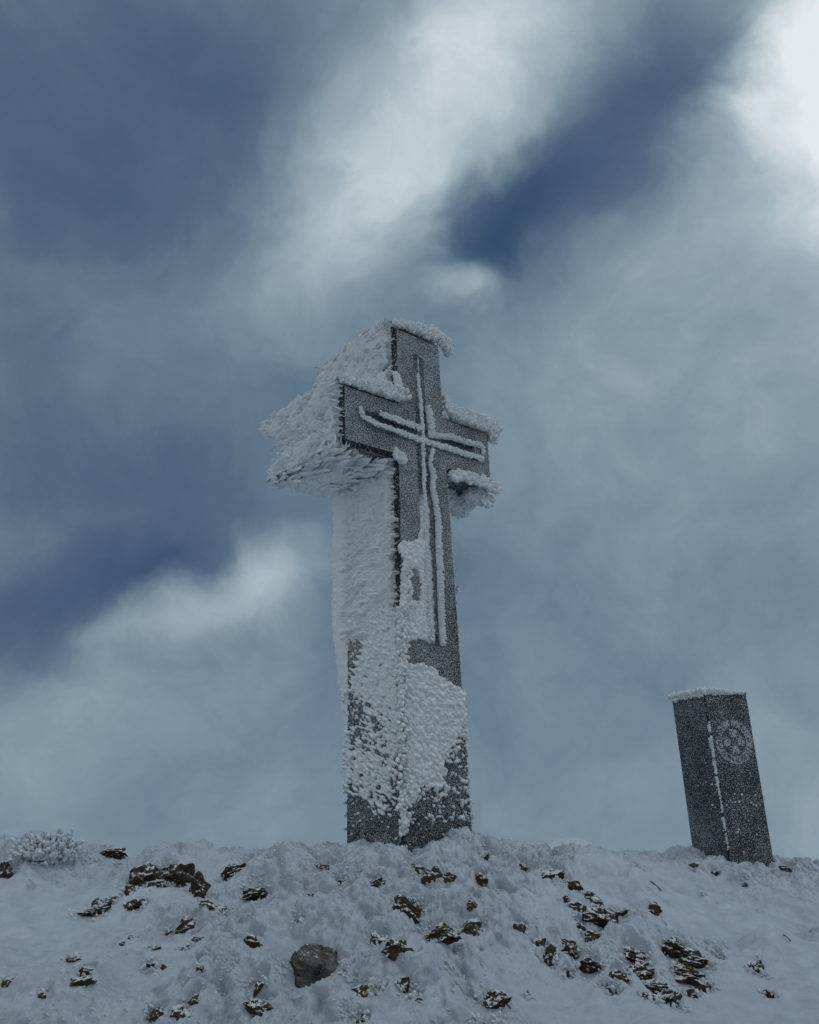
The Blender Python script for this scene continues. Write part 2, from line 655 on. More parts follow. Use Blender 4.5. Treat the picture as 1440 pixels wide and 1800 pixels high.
def ground0(x, y):
    r = np.hypot(x * .95, y - 4.2)
    k = np.clip((r - 4.5) / 3.0, 0, 1)
    k = k * k * (3 - 2 * k)
    xc = np.clip(x, -9, 9)
    yc = np.clip(y, -5, 12)
    z = base_h(xc, yc) * (1 - k) + far_h(x, y) * k
    fr = np.clip(far_h(x, y), -400, 99)
    z = np.where(r > 40, fr, z)
    # pale snow ridge beyond the crest
    P = at(1000, 1474, 17.0)
    dx, dy = (x - P[0]) / 2.6, (y - P[1]) / 3.0
    z = z + (P[2] - (CZ - 1.2 - .22 * (math.hypot(P[0], P[1] - 4) - 3))) * np.exp(-np.abs(dx) ** 1.6 - dy ** 2)
    return z


SMOOTH, ROUGH, BUMPS = [], [], []


def hit(px, py, hf=None):
    """point where the line of sight meets the ground"""
    d = ray(px, py)
    ts = np.linspace(2.6, 9, 700)
    p = EYE[None] + d[None] * ts[:, None]
    h = (hf or ground0)(p[:, 0], p[:, 1])
    k = np.nonzero(p[:, 2] < h)[0]
    i = k[0] if len(k) else 450
    return p[i]


for (px, py, r, a) in [  # knolls: pixel, radius m, height m
    (560, 1535, .22, .075), (675, 1525, .18, .03), (800, 1505, .20, .045), (850, 1520, .16, .05), (760, 1560, .25, .05), (640, 1545, .18, .05),
    (80, 1520, .26, .11), (30, 1510, .2, .06), (198, 1512, .16, .07), (350, 1525, .26, .08), (300, 1530, .2, .05), (440, 1560, .2, .05),
    (1000, 1545, .26, .06), (1060, 1570, .24, .10), (1120, 1585, .24, .10), (960, 1560, .22, .05), (1010, 1620, .3, .08), (1150, 1620, .16, .07),
    (1240, 1505, .2, .05), (1200, 1515, .16, .07), (1330, 1510, .18, .04), (1390, 1565, .3, .06),
    (700, 1770, .20, .085), (560, 1660, .22, .07), (470, 1640, .16, .05), (330, 1640, .16, .06), (400, 1680, .18, .06), (860, 1640, .25, .07), (780, 1625, .15, .05),
    (250, 1690, .18, .05), (150, 1700, .16, .03), (430, 1740, .2, .05), (80, 1780, .2, .05), (330, 1760, .12, .03), (850, 1720, .22, .05), (900, 1690, .16, .04),
    (1195, 1690, .28, .07), (1090, 1700, .22, .06), (1340, 1690, .22, .05), (1400, 1700, .25, .05), (1000, 1660, .2, .05),
    (600, 1600, .25, .04), (540, 1760, .16, .04), (880, 1775, .15, .03),
]:
    p = hit(px, py)
    BUMPS.append((p[0], p[1], r, a))
for (px, py, r, a) in [(80, 1610, .55, 1), (180, 1640, .35, .6), (-50, 1650, .6, .8), (1180, 1560, .45, .8), (1280, 1600, .45, .9), (1380, 1610, .35, .8), (1250, 1640, .35, .8),
                       (1440, 1760, .4, 1), (1330, 1790, .35, 1), (1000, 1770, .30, 1), (930, 1720, .2, .7), (1150, 1800, .3, 1), (1120, 1525, .4, .8), (960, 1510, .35, .6),
                       (500, 1690, .12, .7), (820, 1690, .14, .7), (320, 1590, .3, .5), (540, 1595, .2, .3), (230, 1520, .2, .5), (1060, 1790, .3, 1), (1250, 1800, .3, 1)]:
    p = hit(px, py)
    SMOOTH.append((p[0], p[1], r, a))


def ground1(x, y):
    z = ground0(x, y)
    near = np.exp(-np.clip((np.hypot(x, y - 4.5) - 4.5) / 2, 0, 99))
    for (bx, by, r, a) in BUMPS:
        z = z + a * np.exp(-(((x - bx) ** 2 + (y - by) ** 2) / (r * r)))
    z = z + .040 * fbm(x * 2.2 + 5, y * 2.2, octv=4, seed=3, gain=.55) * (.3 + .7 * near)
    rr_ = np.hypot(x, y)
    z = z + np.where(rr_ > 15, 1.2 * fbm(x / 14, y / 14, octv=4, seed=9) * np.clip((rr_ - 15) / 30, 0, 1), 0)
    return z


def rough_mask(x, y):
    s = 0
    for (bx, by, r, a) in SMOOTH:
        s = np.maximum(s, a * np.exp(-(((x - bx) ** 2 + (y - by) ** 2) / (r * r)) ** 1.5))
    m = 1 - s
    n = fbm(x * 1.7 + 3.1, y * 1.7 + 8.7, octv=3, seed=21)
    m = m * np.clip(.75 + n * 1.1, 0.06, 1)
    return np.clip(m, 0, 1)


PITS = []        # bare ground where stones break the snow: x, y, radius


def near_k(x, y):
    return np.clip((9 - np.hypot(x, y)) / 2, 0, 1)


def ground2(x, y):
    z = ground1(x, y)
    m = rough_mask(x, y)
    fine = np.hypot(x, y) < 8.5
    xf_, yf_ = x[fine], y[fine]
    wx = .012 * fbm(xf_ * 16, yf_ * 16, octv=2, seed=5)
    wy = .012 * fbm(xf_ * 16 + 9, yf_ * 16, octv=2, seed=6)
    xw, yw = xf_ + wx, yf_ + wy
    big = lumps(xw, yw, .125, 31) * .66 + lumps(xw, yw, .052, 41) * .70
    sm = lumps(xf_ + wx * .5, yf_ + wy * .5, .022, 43)
    ga, gb = -xf_ * .55 - yf_ * .83, -xf_ * .83 + yf_ * .55
    sh = shingle(ga + wx, gb + wy, .060, .017, .013, 45)
    mix = np.clip(.5 + 1.2 * fbm(xf_ * 3, yf_ * 3, octv=2, seed=47), 0, 1)
    det = big + sm * .95 * mix + sh * 1.8 * (1 - mix * .7) + .003 * fbm(xf_ * 60, yf_ * 60, octv=3, seed=49)
    mf = m[fine]
    d = np.zeros_like(x)
    d[fine] = np.clip(mf, 0, 1) * det
    # wind crust: low overlapping ripples with sharp lee edges on the smooth drifts
    rip = shingle(-(x * .9 + y * .43), (x * -.43 + y * .9), .34, .12, .010, 53) if len(x) else 0
    d = d + (1 - m) * (rip * .7 + .003 * fbm(x * 9 + y * 6, y * 30 - x * 9, octv=3, seed=51))
    d = d + .006 * fbm(x * 18, y * 18, octv=3, seed=61)
    pit = 0
    for (bx, by, r) in PITS:
        q = ((x - bx) ** 2 + (y - by) ** 2) / (r * r)
        pit = np.maximum(pit, np.exp(-q ** 2))
    return z - .030 * m * near_k(x, y) + d * (1 - .9 * pit) - .018 * pit


# ------------------------------------------------------------------ rocks: px, py, w, h, tilt, kind, label
ROCKS = [
    (4, 1536, 26, 30, 0, 'D', 'dark rock cut by the left edge of the view, below the frosted shrub'),
    (197, 1501, 46, 18, 0, 'B', 'brown rock under a rime cap on the small skyline hump right of the shrub'),
    (255, 1553, 66, 42, -15, 'B', 'largest rusty brown rock of the outcrop on the left slope'),
    (226, 1566, 24, 16, 0, 'B', 'small brown rock at the lower left foot of the rusty outcrop'),
    (293, 1534, 34, 20, 10, 'B', 'brown rock forming the top of the rusty outcrop on the left slope'),
    (318, 1545, 40, 42, 20, 'B', 'tall rusty brown rock in the middle of the outcrop on the left slope'),
    (350, 1568, 44, 34, 25, 'B', 'brown rock at the lower right end of the rusty outcrop'),
    (408, 1536, 46, 24, -20, 'D', 'dark speckled rock in the rime right of the rusty outcrop'),
    (192, 1587, 24, 13, 0, 'B', 'small brown rock below left of the rusty outcrop, next to a pointed one'),
    (168, 1591, 18, 12, -30, 'B', 'small pointed brown rock, leftmost of the three below the rusty outcrop'),
    (238, 1590, 36, 20, 15, 'B', 'flat brown rock just below the rusty outcrop'),
    (157, 1607, 46, 11, -20, 'D', 'thin dark rock ledge on the smooth snow at left'),
    (362, 1592, 24, 13, 10, 'D', 'small dark rock under the right end of the rusty outcrop'),
    (387, 1597, 22, 11, 0, 'D', 'small dark rock right of a similar one under the rusty outcrop'),
    (452, 1578, 54, 20, -5, 'D', 'long dark rock among grey rime between the outcrop and the cross'),
    (327, 1634, 26, 24, -30, 'D', 'dark rock under a white rime knob left of centre'),
    (350, 1652, 20, 9, 0, 'D', 'sliver of dark rock below the rime knob left of centre'),
    (443, 1660, 28, 18, 10, 'D', 'dark rock ringed by fluffy rime left of the grey cracked boulder'),
    (232, 1650, 17, 9, 0, 'D', 'tiny dark rock in rippled snow on the left slope'),
    (215, 1661, 12, 6, 0, 'D', 'tiniest dark chip of rock on the rippled snow at left'),
    (293, 1642, 15, 7, -10, 'D', 'tiny dark rock left of the rock under the rime knob'),
    (270, 1668, 17, 6, 0, 'D', 'flat dark sliver of rock between the rippled snow and the rime knob'),
    (325, 1670, 20, 8, -25, 'D', 'narrow slanting dark rock beside a round snow lump'),
    (130, 1688, 18, 8, 0, 'D', 'small flat dark rock on the lower left snow'),
    (152, 1709, 26, 14, -20, 'D', 'dark brown rock above a longer grey-brown one at lower left'),
    (137, 1728, 36, 14, -10, 'D', 'longer grey-brown rock at lower left beneath a small dark one'),
    (13, 1730, 22, 13, -15, 'B', 'brown rock close to the left edge near the bottom'),
    (75, 1752, 14, 9, 0, 'B', 'small reddish brown rock in the lower left snow'),
    (267, 1697, 24, 8, 0, 'D', 'flat dark rock below the rippled snow left of centre'),
    (292, 1702, 14, 7, 20, 'B', 'small reddish rock beside a flat dark rock left of centre'),
    (355, 1705, 16, 10, 0, 'D', 'small dark rock in the rime halfway to the grey boulder'),
    (453, 1738, 14, 20, 10, 'D', 'upright dark rock left below the grey cracked boulder'),
    (343, 1762, 18, 20, 25, 'D', 'dark rock in fluffy rime above the bottom edge at left'),
    (320, 1787, 34, 22, -10, 'D', 'rough dark rock at the bottom edge left of centre'),
    (272, 1786, 20, 18, 0, 'D', 'dark rock at the bottom edge beside a white rime knob'),
    (457, 1777, 40, 20, 25, 'D', 'slanting brown rock at the bottom below the grey boulder'),
    (575, 1527, 44, 12, 5, 'B', 'brown rock behind white rime knobs on the left of the cross mound'),
    (600, 1552, 26, 8, 0, 'D', 'thin dark rock under the left part of the cross mound'),
    (657, 1556, 30, 14, -20, 'B', 'brown rock among rime crumbs in front of the cross'),
    (735, 1533, 24, 14, 30, 'B', 'small brown rock up on the cross mound left of a larger one'),
    (760, 1546, 32, 24, 25, 'B', 'larger brown rock bare on the front of the cross mound'),
    (789, 1546, 20, 13, 0, 'B', 'small brown rock beside a white knob on the cross mound'),
    (843, 1546, 22, 16, 20, 'D', 'dark rock in rime crumbs at the right foot of the cross mound'),
    (858, 1507, 8, 12, 0, 'B', 'tiny upright brown rock at the right rim of the cross mound'),
    (717, 1600, 44, 28, 30, 'B', 'triangular brown rock in the snow straight below the cross'),
    (832, 1592, 20, 14, 20, 'B', 'small brown rock below the right foot of the cross mound'),
    (776, 1648, 48, 26, -18, 'B', 'brown rock under a snow brow between a round and a split rock'),
    (832, 1633, 34, 28, 28, 'B', 'rounded brown rock right of the one under the snow brow'),
    (664, 1658, 34, 18, 5, 'B', 'left half of the brown rock split by white knobs'),
    (702, 1668, 40, 26, 20, 'B', 'right half of the brown rock split by white knobs'),
    (550, 1702, 92, 72, 15, 'G', 'large grey cracked boulder bare of snow near the bottom'),
    (638, 1746, 28, 20, 0, 'B', 'brown rock right below the grey boulder'),
    (667, 1736, 26, 16, -10, 'D', 'dark crumbly rock above the big snow dome at the bottom'),
    (713, 1735, 24, 24, -20, 'D', 'dark jagged rock on the right shoulder of the big snow dome'),
    (738, 1762, 14, 9, 20, 'D', 'small dark rock low on the right side of the big snow dome'),
    (635, 1795, 26, 14, -20, 'D', 'brown rock at the bottom edge left of the big snow dome'),
    (870, 1762, 44, 24, 15, 'D', 'dark rock speckled with rime at the bottom right of centre'),
    (927, 1752, 10, 13, 0, 'D', 'tiny dark rock alone on smooth snow at the bottom right'),
    (547, 1574, 14, 9, 0, 'D', 'small dark rock left below the cross mound'),
    (525, 1624, 18, 7, 0, 'D', 'flat dark sliver of rock in the snow above the grey boulder'),
    (912, 1634, 20, 16, 35, 'D', 'slanting dark rock right of the rounded brown rock'),
    (918, 1525, 15, 9, 10, 'D', 'small dark rock right of the cross mound near the skyline'),
    (970, 1540, 34, 16, 0, 'D', 'dark rock highest on the right hand ridge'),
    (1006, 1558, 36, 22, 25, 'D', 'dark brown rock second from the top of the right hand ridge'),
    (1043, 1582, 28, 20, 0, 'D', 'squarish dark rock in rime on the right hand ridge'),
    (995, 1585, 12, 14, 0, 'D', 'small dark rock left of the squarish one on the right hand ridge'),
    (1018, 1600, 32, 16, 25, 'D', 'slanting rock above the speckled slab on the right hand ridge'),
    (1054, 1619, 46, 32, 25, 'D', 'brown slab speckled with rime in the middle of the right hand ridge'),
    (1086, 1607, 34, 8, -10, 'D', 'thin brown ledge running right from the speckled slab'),
    (1020, 1627, 18, 10, 20, 'D', 'small brown rock left of the speckled slab'),
    (1151, 1605, 26, 20, -40, 'D', 'dark cleft rock at the right end of the ridge, below the stone pillar'),
    (1040, 1652, 24, 18, 30, 'D', 'brown rock between the speckled slab and the lower rocks'),
    (944, 1662, 20, 24, 35, 'D', 'small dark rock at the left end of the lower right rocks'),
    (962, 1684, 34, 22, -30, 'D', 'forked dark rock at the left of the lower right rocks'),
    (1006, 1674, 42, 34, 15, 'D', 'large brown rock at the upper left of the lower right rocks'),
    (1035, 1703, 46, 22, 25, 'D', 'brown rock stepping down from the large one at upper left'),
    (1000, 1712, 14, 14, 0, 'D', 'small dark rock under the forked one'),
    (1116, 1678, 46, 26, 15, 'D', 'frost streaked rock in the middle of the lower right rocks'),
    (1126, 1712, 44, 24, 0, 'B', 'round topped brown rock in the centre of the lower right rocks'),
    (1090, 1720, 28, 16, 10, 'D', 'small dark rock left of the round topped one'),
    (1064, 1737, 24, 12, 0, 'D', 'dark rock lowest on the left of the lower right rocks'),
    (1080, 1746, 26, 12, 10, 'D', 'dark rock capped with rime at the lower left of the rocks'),
    (1186, 1674, 56, 30, 5, 'B', 'highest brown layered slab at the right of the rocks'),
    (1220, 1692, 54, 24, 20, 'B', 'layered brown slab lying right of the highest slab'),
    (1205, 1718, 58, 24, 15, 'B', 'layered brown slab under the highest slab'),
    (1240, 1738, 36, 22, 30, 'D', 'dark rock at the lower right corner of the layered slabs'),
    (1215, 1750, 30, 14, 10, 'D', 'dark rock touching the smooth snow under the layered slabs'),
    (1152, 1738, 44, 18, 10, 'D', 'broken dark rock left below the layered slabs'),
    (1142, 1756, 30, 12, 0, 'D', 'flat dark rock at the lower edge of the broken rock'),
    (1182, 1760, 46, 26, -15, 'B', 'brown rock lowest of all the lower right rocks'),
    (1262, 1685, 26, 9, 0, 'D', 'narrow dark rock just right of the layered slabs'),
    (1330, 1706, 26, 22, 35, 'D', 'slanting dark rock below the grey rime on the far right'),
    (1335, 1687, 9, 6, 0, 'D', 'tiny dark rock above the slanting one on the far right'),
    (1354, 1750, 24, 13, 15, 'D', 'dark rock lowest on the far right slope'),
    (1222, 1521, 18, 10, 0, 'B', 'brown rock in the snow at the left foot of the stone pillar'),
    (1256, 1534, 18, 9, -15, 'B', 'brown rock in front of the left corner of the stone pillar'),
    (1388, 1530, 22, 10, 20, 'B', 'brown rock on the snow right of the stone pillar'),
    (1311, 1556, 11, 8, 0, 'D', 'small dark rock on smooth snow below the stone pillar'),
    (1235, 1573, 11, 5, 0, 'D', 'tiny dark rock on smooth snow left below the stone pillar'),
]
rock_pos = []
for (px, py, w, h, tilt, kind, label) in ROCKS:
    p = hit(px, py + h * .25, ground1)
    dist = np.linalg.norm(p - EYE)
    mpp = dist / F_PX / max(.2, float(ray(px, py) @ cF))
    mpp = dist * float(ray(px, py) @ cF) / F_PX
    rock_pos.append((p, mpp))
    PITS.append((p[0], p[1] + .0, max(w, h * 1.4) * mpp * .58))


def axis(fine0, fine1, step, lo, hi, g=1.13):
    a = list(np.arange(fine0, fine1 + step, step))
    s = step
    x = fine0
    left = []
    while x > lo:
        s *= g
        x -= s
        left.append(x)
    s = step
    x = a[-1]
    right = []
    while x < hi:
        s *= g
        x += s
        right.append(x)
    return np.array(left[::-1] + a + right)


gx = axis(-2.9, 3.2, .0070, -900, 900)
gy = axis(3.1, 6.4, .0062, -900, 900)
GX, GY = np.meshgrid(gx, gy)
GZ = ground2(GX.ravel(), GY.ravel())
GZ = np.maximum(GZ, CZ - 120)
nx, ny = len(gx), len(gy)
idx = np.arange(nx * ny).reshape(ny, nx)
Fq = np.stack([idx[:-1, :-1], idx[:-1, 1:], idx[1:, 1:], idx[1:, :-1]], -1).reshape(-1, 4)
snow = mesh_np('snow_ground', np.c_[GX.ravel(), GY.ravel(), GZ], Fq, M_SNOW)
snow['kind'] = 'structure'
snow['label'] = 'rime covered snow of the summit'
print('ground', nx, ny, len(Fq))


def gsample(x, y):
    """height of the built snow mesh"""
    i = np.clip(np.searchsorted(gx, x) - 1, 0, nx - 2)
    j = np.clip(np.searchsorted(gy, y) - 1, 0, ny - 2)
    Z = GZ.reshape(ny, nx)
    fx = (x - gx[i]) / (gx[i + 1] - gx[i])
    fy = (y - gy[j]) / (gy[j + 1] - gy[j])
    return (Z[j, i] * (1 - fx) + Z[j, i + 1] * fx) * (1 - fy) + (Z[j + 1, i] * (1 - fx) + Z[j + 1, i + 1] * fx) * fy


# ------------------------------------------------------------------ rime knobs and feathers on the ground
def ground_rime():
    bag = Bag()

    def grow(x, y, s, Lf, D, seed, sink=.35):
        z = gsample(x, y)
        L = s * Lf
        bag.feathers(np.c_[x, y, z - L * sink], D, L, s, rings=4, sides=5, seed=seed, rough=.22, blunt=.7)

    def ok(x, y):
        k = np.abs(x) < y * .56 + .15
        for (bx, by, r) in PITS:
            k &= ~(((x - bx) ** 2 + (y - by) ** 2) < (r * .72) ** 2)
        k &= ~((np.abs(x - CX) < .2) & (np.abs(y - CY - .25) < .2))
        return k
    # cauliflower heads: feathers fanning out of a common foot
    n = 1100
    x = rng.uniform(-2.9, 3.1, n)
    y = 3.15 + 3.1 * rng.uniform(0, 1, n) ** .9
    m = rough_mask(x, y) * np.clip(.55 + .9 * fbm(x * 2.6, y * 2.6, octv=3, seed=77), .05, 1)
    k = ok(x, y) & (rng.uniform(0, 1, n) < m)
    x, y = x[k], y[k]
    rad = np.clip(rng.gamma(2.2, .014, len(x)) + .010, .012, .08)
    X, Y, S, LF, DD, ZL = [], [], [], [], [], []
    for cx_, cy_, r in zip(x, y, rad):
        c = int(8 + r * r * 9000 + r * 160)
        q = rng.normal(size=(c, 3))
        q[:, 2] = np.abs(q[:, 2])
        q[:, 1] -= .35
        q /= np.linalg.norm(q, axis=1, keepdims=True)
        X.append(cx_ + q[:, 0] * r * .8)
        Y.append(cy_ + q[:, 1] * r * .8)
        ZL.append(q[:, 2] * r * .30 - .004)
        DD.append(q + [-.25, -.25, .25])
        S.append(rng.uniform(.005, .013, c) * (.8 + 4 * r))
        LF.append(rng.uniform(1.2, 2.8, c))
    X, Y, S, LF, DD, ZL = map(np.concatenate, (X, Y, S, LF, DD, ZL))
    kk = ok(X, Y)
    X, Y, S, LF, DD, ZL = X[kk], Y[kk], S[kk], LF[kk], DD[kk], ZL[kk]
    z = gsample(X, Y) + ZL
    L = S * LF
    Dn = DD / np.linalg.norm(DD, axis=1, keepdims=True)
    bag.feathers(np.c_[X, Y, z] - Dn * (L * .6)[:, None], DD, L, S, rings=4, sides=5, seed=5, rough=.22, blunt=.7)
    nk = len(X)
    # thin fringe of single feathers leaning into the wind
    n = 36000
    x = rng.uniform(-2.9, 3.1, n)
    y = rng.uniform(3.15, 6.4, n)
    m = np.clip((rough_mask(x, y) - .2), 0, 1) * np.clip(.5 + .9 * fbm(x * 6, y * 6, octv=2, seed=78), 0, 1)
    k = ok(x, y) & (rng.uniform(0, 1, n) < m)
    x, y = x[k], y[k]
    k = len(x)
    grow(x, y, rng.uniform(.004, .010, k), rng.uniform(1.6, 3.6, k), np.array([-.45, -.6, .55])[None] + rng.normal(0, .22, (k, 3)), 6)
    # rings of knobs round the bare stones
    PP, SS = [], []
    for (p, mpp), (px, py, w, h, tilt, kind, label) in zip(rock_pos, ROCKS):
        rr_ = max(w, h * 1.4) * mpp * .5
        c = int(22 + w * .9)
        a = rng.uniform(0, 2 * math.pi, c)
        q = rng.uniform(.8, 1.35, c)
        PP.append(np.c_[p[0] + np.cos(a) * rr_ * q * 1.05, p[1] + np.sin(a) * rr_ * q * .9])
        SS.append(np.clip(rng.gamma(3, .0028, c) + .004, 0, .018))
    PP = np.concatenate(PP)
    s = np.concatenate(SS)
    z = gsample(PP[:, 0], PP[:, 1])
    D = np.array([-.3, -.55, .7]) + rng.normal(0, .35, (len(PP), 3))
    L = s * rng.uniform(1.2, 2.6, len(PP))
    bag.feathers(np.c_[PP, z - L * .3], D, L, s, rings=5, sides=6, seed=9, rough=.2)
    o = bag.build('ground_rime_knobs', M_GRIME)
    o['label'] = 'white rime knobs crusting the snow'
    print('ground rime', nk, k, len(PP))


ground_rime()


# ------------------------------------------------------------------ rock builder
def build_rock(p, mpp, w, h, tilt, kind, label, seed):
    r_ = random.Random(seed)
    bm = bmesh.new()
    sub = 4 if w > 38 else 3
    bmesh.ops.create_icosphere(bm, subdivisions=sub, radius=1.0)
    planes = []
    for _ in range(12 if kind == 'G' else 11):
        n = Vector((r_.gauss(0, 1), r_.gauss(0, 1), r_.gauss(0, .8))).normalized()
        planes.append((n, r_.uniform(.48, .78) if kind == 'G' else r_.uniform(.45, .85)))
    off = Vector((r_.uniform(0, 50), r_.uniform(0, 50), r_.uniform(0, 50)))
    for v in bm.verts:
        c = v.co.copy()
        for n, d in planes:
            s = c.dot(n)
            if s > d:
                c -= n * (s - d) * .92
        nz = mnoise.fractal(c * 2.1 + off, .75, 2.1, 5)
        st = mnoise.noise(Vector((c.x * 1.2, c.y * 1.2, c.z * 6)) + off)
        c *= 1 + (.14 if kind == 'G' else .34) * nz + (.06 if kind == 'G' else .12) * st
        v.co = c
    rx = w * .5 * mpp * (1.45 if kind == 'G' else 1.5)
    rz = h * .5 * mpp * (1.2 if kind == 'G' else 1.55)
    ry = max(rx, rz) * .8
    for v in bm.verts:
        v.co = Vector((v.co.x * rx, v.co.y * ry, v.co.z * rz))
    me = bpy.data.meshes.new('rock')
    bm.to_mesh(me)
    bm.free()
    for pl in me.polygons:
        pl.use_smooth = False
    me.materials.append({'B': M_RB, 'D': M_RD, 'G': M_RG}[kind])
    o = bpy.data.objects.new('rock' if kind != 'G' else 'boulder', me)
    COL.objects.link(o)
    o.location = Vector(p) + Vector((0, ry * (.05 if kind == 'G' else .22), rz * .04))
    o.rotation_euler = Euler((R(-12), R(tilt), r_.uniform(-.3, .3)), 'ZXY')
    o['label'] = label
    o['category'] = 'rock'
    return o


for i, ((p, mpp), (px, py, w, h, tilt, kind, label)) in enumerate(zip(rock_pos, ROCKS)):
    q = hit(px, py + h * .1, gsample)
    mpp = np.linalg.norm(q - EYE) * float(ray(px, py) @ cF) / F_PX
    o = build_rock(q, mpp, w, h, tilt, kind, label, 100 + i)


# ------------------------------------------------------------------ the cross
def hw(z):
    return WB + (WT - WB) * z / HC


cross = thing('memorial_cross', 'tall dark stone cross crusted with white rime, standing on the snowy summit', 'cross',
              (CX, CY, CB), YAW)
ex = np.array([math.cos(YAW), math.sin(YAW), 0])
ed = np.array([-math.sin(YAW), math.cos(YAW), 0])
CO = np.array([CX, CY, CB])


def fp(px, py):
    """pixel -> (u, z) on the front face"""
    d = ray(px, py)
    t = ((CO - EYE) @ ed) / (d @ ed)
    p = EYE + d * t - CO
    return float(p @ ex), float(p[2])


def outline(e=0.0, zb=-.35):
    """cross outline in (u, z), shrunk by e"""
    return [(-hw(zb) + e, zb), (hw(zb) - e, zb), (hw(Z1) - e, Z1 + e), (AR - e, Z1 + e), (AR - e, Z2 - e), (hw(Z2) - e, Z2 - e),
            (hw(HC) - e, HC - e), (-hw(HC) + e, HC - e), (-hw(Z2) + e, Z2 - e), (-AR + e, Z2 - e), (-AR + e, Z1 + e), (-hw(Z1) + e, Z1 + e)]


# sunk cross on the front, measured on the photograph
vt = fp(740, 626)
vb = fp(766, 1134)
hl = fp(631, 722)
hr = fp(848, 797)
uc = 0.0
RWT, RWB = .048, .060
RT, RBm = vt[1], vb[1]
RL, RR_ = -.50, .52
rz0, rz1 = 2.615, 2.745
print('recess', vt, vb, hl, hr)


def rw(z):
    return RWB + (RWT - RWB) * (z - RBm) / (RT - RBm)


def inner(e=0.0):
    return [(uc - rw(RBm) + e, RBm + e), (uc + rw(RBm) - e, RBm + e), (uc + rw(rz0) - e, rz0 + e), (RR_ - e, rz0 + e), (RR_ - e, rz1 - e), (uc + rw(rz1) - e, rz1 - e),
            (uc + rw(RT) - e, RT - e), (uc - rw(RT) + e, RT - e), (uc - rw(rz1) + e, rz1 - e), (RL + e, rz1 - e), (RL + e, rz0 + e), (uc - rw(rz0) + e, rz0 + e)]


def stone_cross():
    bm = bmesh.new()
    ch = .028

    def ring(pts, y):
        return [bm.verts.new((u, y, z)) for u, z in pts]
    back = ring(outline(), DP)
    side = ring(outline(), ch)
    front = ring(outline(ch), 0)
    i0 = ring(inner(), 0)
    i1 = ring(inner(.010), .045)

    def skin(a, b, mi=0):
        for k in range(len(a)):
            k2 = (k + 1) % len(a)
            f = bm.faces.new((a[k], a[k2], b[k2], b[k]))
            f.material_index = mi
    skin(side, back)
    skin(front, side, 1)
    skin(i1, i0, 0)

    def fill(loops, flip=False):
        vs = [v for l in loops for v in l]
        tri = tessellate_polygon([[Vector((v.co.x, v.co.z, 0)) for v in l] for l in loops])
        for t in tri:
            try:
                bm.faces.new([vs[j] for j in t])
            except ValueError:
                pass
    fill([front, i0])
    fill([i1])
    fill([back])
    bmesh.ops.recalc_face_normals(bm, faces=bm.faces)
    me = bpy.data.meshes.new('stone_body')
    bm.to_mesh(me)
    bm.free()
    me.materials.append(M_STONE)
    me.materials.append(M_EDGE)
    o = bpy.data.objects.new('stone_body', me)
    COL.objects.link(o)
    o.parent = cross
    return o


stone_cross()


def jit(n, s):
    return rng.normal(0, s, (n, 3))


# ---- rime on the windward side of the cross (local coordinates: x along the arms, y into depth, z up)
side = Bag()


def side_patch(xf, v0, v1, z0, z1, n, L0, W0, D0, prob=None, thick=None, spread=.12, blunt=.72, seed=3):
    v = rng.uniform(v0, v1, n)
    z = rng.uniform(z0, z1, n)
    if prob is not None:
        k = rng.uniform(0, 1, n) < prob(v, z)
        v, z = v[k], z[k]
    m = len(v)
    x = -xf(z)
    if thick is not None:
        x = x - thick(v, z)
    s = rng.uniform(.7, 1.35, m)
    L = L0 * s * rng.uniform(.7, 1.3, m)
    Wd = W0 * s * rng.uniform(.8, 1.2, m)
    D = np.array(D0)[None] + jit(m, spread)
    Dn = D / np.linalg.norm(D, axis=1, keepdims=True)
    P = np.c_[x, v, z] - Dn * (L * .45)[:, None]
    tip = P[:, 1] + Dn[:, 1] * L
    P[:, 1] += np.maximum(0, rng.uniform(.002, .034, m) - tip)
    side.feathers(P, D, L, Wd, seed=seed, blunt=blunt, flat=rng.uniform(.38, .62, m), nrm=(-1, 0, 0), rough=.12)


def shaft_prob(v, z):
    n = fbm(v * 6, z * 5, octv=3, seed=301)
    low = np.clip((z - .28) / 1.0, 0, 1)
    p = np.clip(.10 + low * 1.1 + n * .45, .0, 1)
    p = np.where(z < .16, p * .15, p)
    # bare patch by the back edge
    bare = (v > .33) & (np.abs(z - 1.12 + (v - .55) * .6) < .16 * (v - .28) / .25)
    p = np.where(bare, .03, p)
    return p


# shaft: packed above, loosening towards the foot
HID = .045


def sheet(bag, S, T, pos):
    """grid of points -> triangles; pos(S, T) returns x, y, z arrays"""
    S2, T2 = np.meshgrid(S, T)
    x, y, z = pos(S2.ravel(), T2.ravel())
    n_, m_ = len(S), len(T)
    ii = np.arange(n_ * m_).reshape(m_, n_)
    A_, B_, C_, D_ = ii[:-1, :-1].ravel(), ii[:-1, 1:].ravel(), ii[1:, 1:].ravel(), ii[1:, :-1].ravel()
    bag.add(np.c_[x, y, z], np.concatenate([np.c_[A_, B_, C_], np.c_[A_, C_, D_]]))


def blades(a, b, L, Wd, H, seed, prob=None, drift=.15):
    h = np.maximum(shingle(a, b, L, Wd, H, seed, prob, drift), .62 * shingle(a, b, L * .45, Wd * .55, H * .8, seed + 50, prob, drift))
    return h


